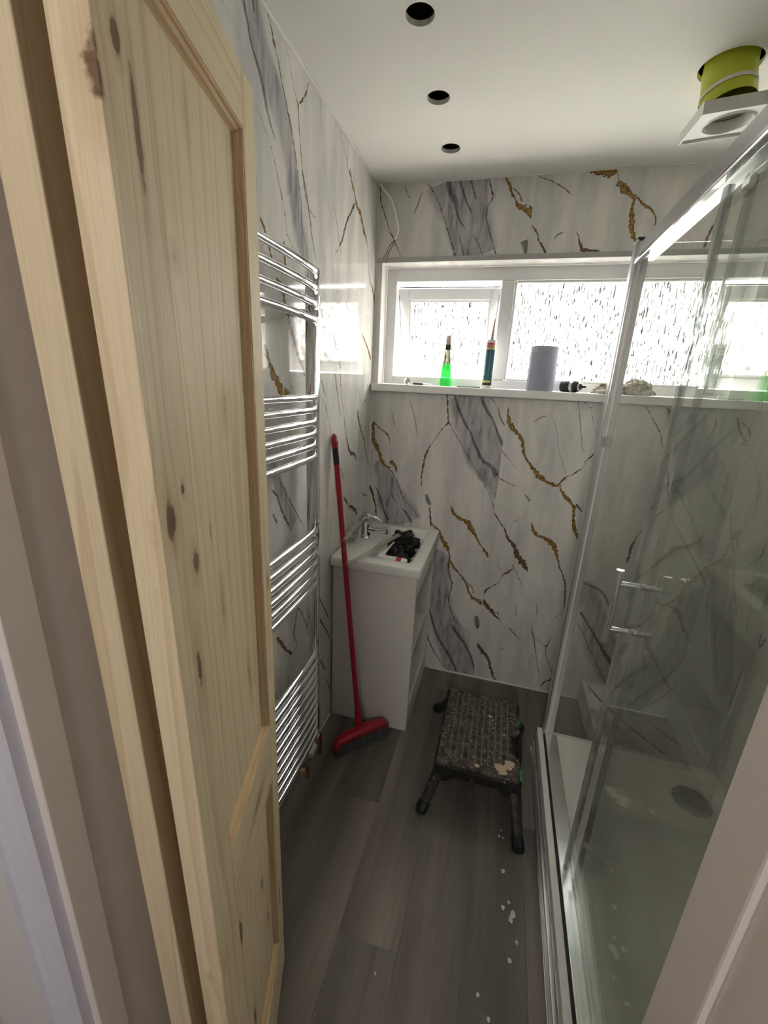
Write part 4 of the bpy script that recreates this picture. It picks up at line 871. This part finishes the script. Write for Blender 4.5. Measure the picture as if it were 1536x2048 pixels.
for ya_, yb_ in ((Y0s - 0.006, Y0s + 0.012), (Y1s - 0.012, Y1s + 0.006)):
    apron([(X0 - 0.006, ZT - 0.012), (X1 + 0.006, ZT - 0.012), (X1 + 0.010, ZT - 0.085), (X1 - 0.045, ZT - 0.085), (X1 - 0.075, ZT - 0.052), (X0 + 0.075, ZT - 0.052), (X0 + 0.045, ZT - 0.085), (X0 - 0.010, ZT - 0.085)], 'y', ya_, yb_)
for xa_, xb_ in ((X0 - 0.008, X0 + 0.010), (X1 - 0.004, X1 + 0.008)):
    apron([(Y0s, ZT - 0.014), (Y1s, ZT - 0.014), (Y1s, ZT - 0.080), (Y1s - 0.06, ZT - 0.050), (Y0s + 0.06, ZT - 0.050), (Y0s, ZT - 0.080)], 'x', xa_, xb_)
for (ax_, ay), (fx, fy) in (((X0 + 0.012, Y0s + 0.012), (0.534, 1.250)), ((X1 - 0.012, Y0s + 0.012), (0.894, 1.214)), ((X0 + 0.012, Y1s - 0.012), (0.512, 1.800)), ((X1 - 0.012, Y1s - 0.012), (0.915, 1.800))):
    a = Vector((ax_, ay, ZT - 0.06)); f = Vector((fx, fy, 0.0)); d = (f - a)
    bm = B(); tube(bm, [a, a + d * 0.86], [0.025, 0.019], 8, flat=0.8); lg = obj('leg', bm, STOOL_LEG, st)
    bm = B(); tube(bm, [a + d * 0.76, a + d * 0.80, Vector((fx, fy, 0.012)), Vector((fx + d.x * 0.05, fy + d.y * 0.05, 0.0))], [0.019, 0.0225, 0.0235, 0.022], 10); obj('rubber_foot', bm, GREENP, lg)
obj('carry_handle', tube(B(), [(X1 + 0.002, 1.412, ZT - 0.018), (X1 + 0.006, 1.44, ZT - 0.016), (X1 + 0.006, 1.51, ZT - 0.016), (X1 + 0.002, 1.535, ZT - 0.018)], 0.008, 10), BLACKP, st, smooth=True)
obj('green_label', box(X1 + 0.0005, X1 + 0.010, 1.318, 1.372, ZT - 0.034, ZT - 0.010, bev=0.001), GREEN, st); obj('green_label', box(X1 + 0.0005, X1 + 0.010, 1.600, 1.650, ZT - 0.034, ZT - 0.010, bev=0.001), GREEN, st)
CHIP = plain('dried_filler', (0.62, 0.50, 0.36), 0.85, var=0.15)
for cx, cy, r in ((0.80, 1.345, 0.022), (0.83, 1.352, 0.018), (0.842, 1.372, 0.020), (0.815, 1.325, 0.016), (0.72, 1.325, 0.011), (0.76, 1.60, 0.009)):
    bm = blob((cx, cy, ZT + 0.001), r, r * 0.8, 0.004, 0.35, 1.6, cx * 31, 2); obj('filler_splash', bm, CHIP, st)
# ---- shower tray and waste
tray = thing('shower_tray', 'white raised rectangular shower tray along the right wall', 'shower tray', (1.32, 1.05, 0))
TX0, TX1, TY0, TY1, TZ = 0.992, W - 0.001, 0.405, 1.695, 0.120
bm = bx(B(), TX0, TX1, TY0, TY1, 0.012, TZ)
top = max(bm.faces, key=lambda f: f.calc_center_median().z)
bmesh.ops.inset_individual(bm, faces=[top], thickness=0.045)
r2 = bmesh.ops.inset_individual(bm, faces=[top], thickness=0.022); bmesh.ops.translate(bm, vec=(0, 0, -0.026), verts=top.verts)
bmesh.ops.bevel(bm, geom=[e for e in bm.edges if e.calc_length() > 0.1 or True], offset=0.006, segments=3, affect='EDGES', profile=0.5, clamp_overlap=True)
obj('tray_body', bm, ACRYLIC, tray, smooth=True)
obj('waste_cover', lathe(B(), [(0, 0.012), (0.030, 0.0115), (0.034, 0.0095), (0.040, 0.0105), (0.060, 0.008), (0.067, 0.003), (0.067, 0.0)], (1.535, 1.528, 0.0935), 40), DRAIN, tray, smooth=True)
obj('waste_stud', lathe(B(), [(0, 0.016), (0.010, 0.015), (0.013, 0.011), (0.013, 0.009)], (1.535, 1.528, 0.0935), 20), DRAIN, tray, smooth=True)
pl = thing('tray_skirt', 'ribbed grey aluminium skirt strip along the floor edge of the shower tray', 'trim strip', (0.97, 1.1, 0))
for i, (z0, z1, xo) in enumerate(((0.0, 0.014, 0.956), (0.016, 0.040, 0.966), (0.042, 0.060, 0.962), (0.062, 0.096, 0.968))):
    obj('rib', box(xo, 0.990, TY0, 1.700 if i == 0 else 1.692, z0, z1, bev=0.002), ALU_D if i % 2 else ALU, pl)
# ---- shower enclosure
en = thing('shower_enclosure', 'framed clear glass shower enclosure with a half open sliding door', 'shower enclosure', (1.03, 1.05, 0.12))
obj('bottom_rail', box(0.972, 0.994, TY0, 1.690, 0.098, 0.132, bev=0.002), WHITE_TRIM, en); obj('bottom_gasket', box(0.994, 1.002, TY0, 1.690, 0.100, 0.128), RUBBER, en)
obj('bottom_track', box(1.002, 1.050, TY0, 1.655, 0.118, 0.140, bev=0.002), ALU, en)
obj('corner_post', box(0.996, 1.034, 1.655, 1.700, 0.120, 2.045, bev=0.003), ALU, en); obj('post_edge', box(0.992, 0.996, 1.664, 1.698, 0.120, 2.042), ALU_D, en)
obj('post_cap', box(0.992, 1.012, 1.652, 1.702, 2.045, 2.052, bev=0.001), BLACKP, en)
obj('post_groove', box(1.008, 1.014, 1.6535, 1.656, 0.14, 2.0), WHITE_TRIM, en)
for z0, z1, x0, x1 in ((1.978, 1.992, 0.994, 1.012), (1.993, 2.035, 1.000, 1.034)): obj('top_rail', box(x0, x1, TY0, 1.655, z0, z1, bev=0.003), CHROME if z0 < 1.98 else ALU_D, en)
obj('top_track', box(1.012, 1.048, TY0, 1.655, 1.985, 1.993, bev=0.001), ALU_D, en)
obj('end_pane', box(1.034, W - 0.002, 1.677, 1.683, 0.122, 2.041), SHOWER_GLASS, en)
obj('wall_profile', box(W - 0.022, W - 0.001, 1.668, 1.692, 0.122, 2.041, bev=0.002), ALU, en)
fx_ = obj('fixed_pane', box(1.036, 1.041, TY0, 1.045, 0.138, 1.985), SHOWER_GLASS, en); obj('pane_seal', box(1.032, 1.045, 1.035, 1.050, 0.140, 1.975, bev=0.002), SEAL, en)
sd = obj('sliding_pane', box(1.018, 1.023, 0.48, 1.092, 0.142, 1.980), SHOWER_GLASS, en); obj('pane_seal', box(1.0135, 1.028, 1.085, 1.103, 0.142, 1.975, bev=0.002), SEAL, en)
hx, hy = 0.972, 1.052
hd_ = obj('handle', tube(B(), [(hx, hy, 0.985), (hx, hy, 1.182)], 0.0085, 18), CHROME, en, smooth=True)
for z in (1.022, 1.146): obj('handle_post', tube(B(), [(hx, hy, z), (1.0175, hy, z)], [0.0075, 0.0075], 14), CHROME, hd_, smooth=True); obj('handle_stud', tube(B(), [(1.0235, hy, z), (1.030, hy, z)], [0.010, 0.008], 14), CHROME, hd_, smooth=True)
for y in (0.60, 1.03):
    for z in (0.165, 1.955): obj('roller', tube(B(), [(1.0235, y, z), (1.0345, y, z)], [0.014, 0.012], 16), CHROME, en, smooth=True)
obj('clamp_collar', tube(B(), [(1.015, 1.649, 1.405), (1.015, 1.649, 1.440)], [0.018, 0.018], 20), CHROME, en, smooth=True)
# ---- extractor fan dangling from the ceiling
fan = thing('extractor_fan', 'white square extractor fan plate hanging from the ceiling on lime taped duct', 'extractor fan', (1.12, 1.58, 2.29))
obj('duct', tube(B(), [(1.120, 1.590, H + 0.06), (1.120, 1.588, 2.41), (1.125, 1.580, 2.36), (1.130, 1.572, 2.322)], [0.060, 0.060, 0.061, 0.062], 32, caps=False), LIME, fan, smooth=True)
obj('duct_clip', tube(B(), [(1.1245, 1.580, 2.362), (1.1255, 1.579, 2.354)], [0.0635, 0.0635], 32, caps=False), TUBE_WHITE, fan, smooth=True)
rt = Matrix.Translation((1.137, 1.566, 2.300)) @ Matrix.Rotation(math.radians(4), 4, 'X') @ Matrix.Rotation(math.radians(-4), 4, 'Y')
bm = B(); hs = 0.088; rr = 0.052; N_ = 40
def pl_ring(z, r, sq):
    vs = []
    for j in range(N_):
        a = 2 * PI * j / N_ + PI / N_ * 0
        c, s = math.cos(a), math.sin(a)
        k_ = r if not sq else r / max(abs(c), abs(s))
        vs.append(bm.verts.new((c * k_, s * k_, z)))
    return vs
rings = [pl_ring(-0.010, rr, False), pl_ring(-0.016, rr + 0.004, False), pl_ring(-0.012, rr + 0.009, False), pl_ring(-0.012, hs - 0.006, True), pl_ring(-0.018, hs - 0.004, True), pl_ring(-0.018, hs, True), pl_ring(0.010, hs, True), pl_ring(0.010, rr, False)]
rings.append(rings[0])
for a, b in zip(rings, rings[1:]):
    for k_ in range(N_): bm.faces.new((a[k_], a[(k_ + 1) % N_], b[(k_ + 1) % N_], b[k_]))
bmesh.ops.transform(bm, matrix=rt, verts=bm.verts); obj('face_plate', bm, TUBE_WHITE, fan)
bm = lathe(B(), [(0, 0.0), (0.054, 0.0)], (0, 0, 0.012), 32); bmesh.ops.transform(bm, matrix=rt, verts=bm.verts)
obj('grille_disc', bm, plain('fan_beige', (0.36, 0.32, 0.24), 0.6), fan)
# ---- loose cable in the corner
cb = thing('loose_cable', 'white electric cable with bare red-brown ends hanging in the far left corner', 'cable', (0.06, 2.10, 2.13))
def smoothpts(P, n=6):
    P = [Vector(p) for p in P]; out = []
    for i in range(len(P) - 1):
        p0, p1, p2, p3 = P[max(i - 1, 0)], P[i], P[i + 1], P[min(i + 2, len(P) - 1)]
        for k_ in range(n):
            t_ = k_ / n; out.append(0.5 * ((2 * p1) + (p2 - p0) * t_ + (2 * p0 - 5 * p1 + 4 * p2 - p3) * t_ ** 2 + (3 * p1 - p0 - 3 * p2 + p3) * t_ ** 3))
    return out + [P[-1]]
obj('sheath', tube(B(), smoothpts([(0.012, 2.105, 2.425), (0.030, 2.098, 2.395), (0.070, 2.092, 2.350), (0.098, 2.090, 2.280), (0.109, 2.090, 2.226), (0.095, 2.092, 2.198)]), 0.0060, 10), CABLE, cb, smooth=True)
obj('core', tube(B(), smoothpts([(0.096, 2.092, 2.200), (0.075, 2.098, 2.165), (0.060, 2.100, 2.140), (0.058, 2.102, 2.112)]), 0.0022, 8), BARE, cb, smooth=True)
obj('core', tube(B(), smoothpts([(0.094, 2.092, 2.200), (0.066, 2.094, 2.172), (0.058, 2.096, 2.150), (0.040, 2.100, 2.128)]), 0.0022, 8), BARE, cb, smooth=True)
# ---- things on the window sill
SZ = 1.581
sp = thing('spray_bottle', 'slim clear bottle half full of bright green liquid on the window sill', 'bottle', (0.363, 2.165, SZ))
obj('liquid', lathe(B(), [(0, 0.001), (0.026, 0.001), (0.0285, 0.010), (0.0265, 0.050), (0.0225, 0.080), (0.0215, 0.104), (0, 0.104)], (0.363, 2.165, SZ)), GREEN_LIQ, sp, smooth=True)
obj('bottle_shell', lathe(B(), [(0.0225, 0.104), (0.0235, 0.105), (0.018, 0.125), (0.0155, 0.160), (0.013, 0.168)], (0.363, 2.165, SZ)), CLEAR_BOTTLE, sp, smooth=True)
obj('neck_ring', lathe(B(), [(0, 0.168), (0.0145, 0.168), (0.0145, 0.190), (0, 0.190)], (0.363, 2.165, SZ)), BLACKP, sp, smooth=True)
obj('nozzle_cap', lathe(B(), [(0, 0.1905), (0.0140, 0.1905), (0.0135, 0.215), (0.010, 0.230), (0, 0.234)], (0.363, 2.165, SZ)), NOZZLE, sp, smooth=True)
tb = thing('sealant_tube', 'teal and white sealant cartridge with a red band standing on the window sill', 'sealant cartridge', (0.563, 2.160, SZ))
TC = (0.563, 2.160, SZ); TR = 0.0235
obj('cartridge', lathe(B(), [(0, 0.0), (TR, 0.0), (TR, 0.208), (TR + 0.001, 0.209), (TR + 0.001, 0.214), (0.008, 0.216), (0, 0.216)], TC), TUBE_WHITE, tb, smooth=True)
def band(nm, z0, z1, a0, a1, m, r=TR + 0.0004):
    bm = B(); n_ = 20; A = []
    for j in range(n_ + 1):
        a = a0 + (a1 - a0) * j / n_
        A.append([bm.verts.new((TC[0] + rr_ * math.cos(a), TC[1] + rr_ * math.sin(a), SZ + z)) for rr_, z in ((r - 0.0008, z0), (r, z0), (r, z1), (r - 0.0008, z1))])
    for p, q in zip(A, A[1:]):
        for k_ in range(4): bm.faces.new((p[k_], p[(k_ + 1) % 4], q[(k_ + 1) % 4], q[k_]))
    return obj(nm, bm, m, tb, smooth=True)
F0 = -PI / 2 - 0.12
lb_ = band('label', 0.016, 0.172, F0 - 1.35, F0 + 1.05, TUBE_BLUE); band('label_stripe', 0.172, 0.181, F0 - 1.35, F0 + 1.05, TUBE_YEL); band('label_stripe', 0.026, 0.036, F0 - 1.35, F0 + 0.7, TUBE_YEL, TR + 0.0008)
band('label_foot', 0.014, 0.025, F0 - 1.35, F0 + 0.9, BLACKP, TR + 0.0008); band('label_logo', 0.182, 0.202, F0 - 1.2, F0 + 0.75, TUBE_RED); band('label_fade', 0.120, 0.172, F0 - 1.35, F0 - 0.85, TUBE_ORG, TR + 0.0008)
def lettering(nm, text, size, amid, zmid, vertical, m, r):
    cu = bpy.data.curves.new(nm, 'FONT'); cu.body = text; cu.size = size; cu.align_x = 'CENTER'; cu.align_y = 'CENTER'; cu.extrude = 0.0002; cu.resolution_u = 3
    o = bpy.data.objects.new(nm + '_source', cu); COL.objects.link(o)
    dg = bpy.context.evaluated_depsgraph_get(); me = bpy.data.meshes.new_from_object(o.evaluated_get(dg)); bpy.data.objects.remove(o)
    bm = bmesh.new(); bm.from_mesh(me); bpy.data.meshes.remove(me)
    for v in bm.verts:
        x, y, z = v.co
        if vertical: x, y = -y, x
        a = amid + x / r; v.co = Vector((TC[0] + (r + z) * math.cos(a), TC[1] + (r + z) * math.sin(a), SZ + zmid + y))
    return obj(nm, bm, m, tb)
lettering('lettering', 'SOUDAL', 0.0105, F0 - 0.15, 0.189, False, INK, TR + 0.0012)
lettering('lettering', 'SILIRUB', 0.017, F0 - 0.85, 0.085, True, INK, TR + 0.0012)
obj('nozzle', tube(B(), [(0.563, 2.160, SZ + 0.216), (0.564, 2.160, SZ + 0.25), (0.566, 2.160, SZ + 0.305)], [0.0085, 0.0065, 0.0022], 14), NOZZLE, tb, smooth=True)
rl = thing('paper_roll', 'blue-grey paper towel roll standing on the window sill', 'paper roll', (0.800, 2.150, SZ))
obj('roll', lathe(B(), [(0.020, 0.0), (0.0585, 0.0), (0.060, 0.002), (0.060, 0.188), (0.0585, 0.190), (0.020, 0.190), (0.020, 0.0)], (0.800, 2.150, SZ), 48), PAPER, rl, smooth=True)
bm = B(); A = []
for j in range(8):
    a = -PI / 2 - 0.95 + 0.16 * j; r_k = 0.0606 + 0.0035 * max(0, (2 - j)) / 2
    A.append([bm.verts.new((0.800 + q * math.cos(a), 2.150 + q * math.sin(a), SZ + z)) for q, z in ((r_k - 0.0005, 0.003), (r_k, 0.003), (r_k, 0.165), (r_k - 0.0005, 0.165))])
for p_, q_ in zip(A, A[1:]):
    for k_ in range(4): bm.faces.new((p_[k_], p_[(k_ + 1) % 4], q_[(k_ + 1) % 4], q_[k_]))
obj('loose_sheet', bm, PAPER, rl, smooth=True)
can = thing('spray_can', 'black spray can lying on its side on the window sill beside the rag', 'spray can', (0.945, 2.150, SZ))
ca, cb_ = Vector((0.900, 2.185, SZ + 0.0265)), Vector((0.968, 2.128, SZ + 0.0265)); cd = (cb_ - ca).normalized()
obj('body', tube(B(), [ca, ca + cd * 0.004, cb_ - cd * 0.018, cb_ - cd * 0.006, cb_], [0.020, 0.0265, 0.0265, 0.022, 0.018], 26), BLACKP, can, smooth=True)
obj('silver_band', tube(B(), [cb_ - cd * 0.040, cb_ - cd * 0.026], [0.0268, 0.0268], 26, caps=False), ALU, can, smooth=True)
obj('dome_ring', tube(B(), [cb_ - cd * 0.001, cb_ + cd * 0.004], [0.0195, 0.0185], 26), ALU_D, can, smooth=True)
obj('dome', tube(B(), [cb_ + cd * 0.003, cb_ + cd * 0.008, cb_ + cd * 0.016], [0.015, 0.012, 0.004], 20), BLACKP, can, smooth=True)
obj('nozzle', tube(B(), [cb_ + cd * 0.012, cb_ + cd * 0.028], [0.0055, 0.005], 12), BLACKP, can, smooth=True)
rg = thing('cleaning_rag', 'crumpled stained beige rag on the window sill behind the shower post', 'rag', (1.16, 2.15, SZ))
bm = blob((1.205, 2.150, SZ + 0.018), 0.062, 0.040, 0.050, 0.22, 1.8, 5.1, 4, -0.017); obj('crumpled_cloth', bm, RAG, rg, smooth=True)
bm = blob((1.095, 2.148, SZ + 0.012), 0.066, 0.034, 0.034, 0.26, 1.9, 9.4, 4, -0.011); obj('crumpled_cloth', bm, RAG, rg, smooth=True)
kb = thing('chrome_knob', 'small round chrome knob on the left end of the window sill', 'knob', (0.172, 2.165, SZ))
obj('knob', tube(B(), [(0.172, 2.178, SZ + 0.0165), (0.172, 2.168, SZ + 0.0165), (0.172, 2.162, SZ + 0.0165), (0.172, 2.156, SZ + 0.0165)], [0.006, 0.0165, 0.0165, 0.010], 22), CHROME, kb, smooth=True)
obj('stem', tube(B(), [(0.172, 2.178, SZ + 0.0165), (0.172, 2.192, SZ + 0.0165)], 0.006, 12), CHROME, kb, smooth=True)
pn = thing('pen', 'dark pen with a silver end lying on the window sill', 'pen', (0.24, 2.165, SZ))
obj('barrel', tube(B(), [(0.205, 2.15, SZ + 0.0075), (0.212, 2.152, SZ + 0.0065), (0.250, 2.165, SZ + 0.0055)], [0.0035, 0.0055, 0.0052], 12), BLACKP, pn, smooth=True)
obj('tip', tube(B(), [(0.250, 2.165, SZ + 0.0055), (0.285, 2.177, SZ + 0.0045), (0.295, 2.180, SZ + 0.004)], [0.0050, 0.0042, 0.0015], 12), ALU, pn, smooth=True)
tag(obj('teal_rod', tube(B(), smoothpts([(0.42, 2.168, SZ + 0.003), (0.45, 2.170, SZ + 0.003), (0.49, 2.165, SZ + 0.003), (0.532, 2.160, SZ + 0.003)]), 0.003, 8), plain('teal_plastic', (0.05, 0.22, 0.20), 0.4), smooth=True), 'thin teal plastic rod lying on the sill between bottle and sealant tube', 'rod')
# ---- plaster crumbs and drips on the floor and tray
bm = B()
for cx, cy, r in ((0.835, 1.262, 0.005), (0.828, 1.238, 0.006), (0.842, 1.236, 0.004), (0.844, 1.120, 0.008), (0.862, 1.03, 0.006), (0.875, 1.00, 0.012), (0.845, 1.01, 0.007), (0.868, 0.985, 0.010), (0.885, 0.93, 0.006), (0.864, 0.88, 0.008), (0.78, 0.78, 0.006), (0.81, 0.74, 0.006), (0.50, 0.74, 0.004), (0.90, 1.30, 0.012)):
    b2 = blob((cx, cy, 0.0008), r * 0.7, r, min(r * 0.35, 0.0022), 0.4, 1.5, cx * 57 + cy, 2)
    me = bpy.data.meshes.new('tmp'); b2.to_mesh(me); b2.free(); bm.from_mesh(me); bpy.data.meshes.remove(me)
db = obj('plaster_crumbs', bm, PLASTER); tag(db, 'scattered pale plaster crumbs on the vinyl floor beside the shower tray', 'debris'); db['kind'] = 'stuff'
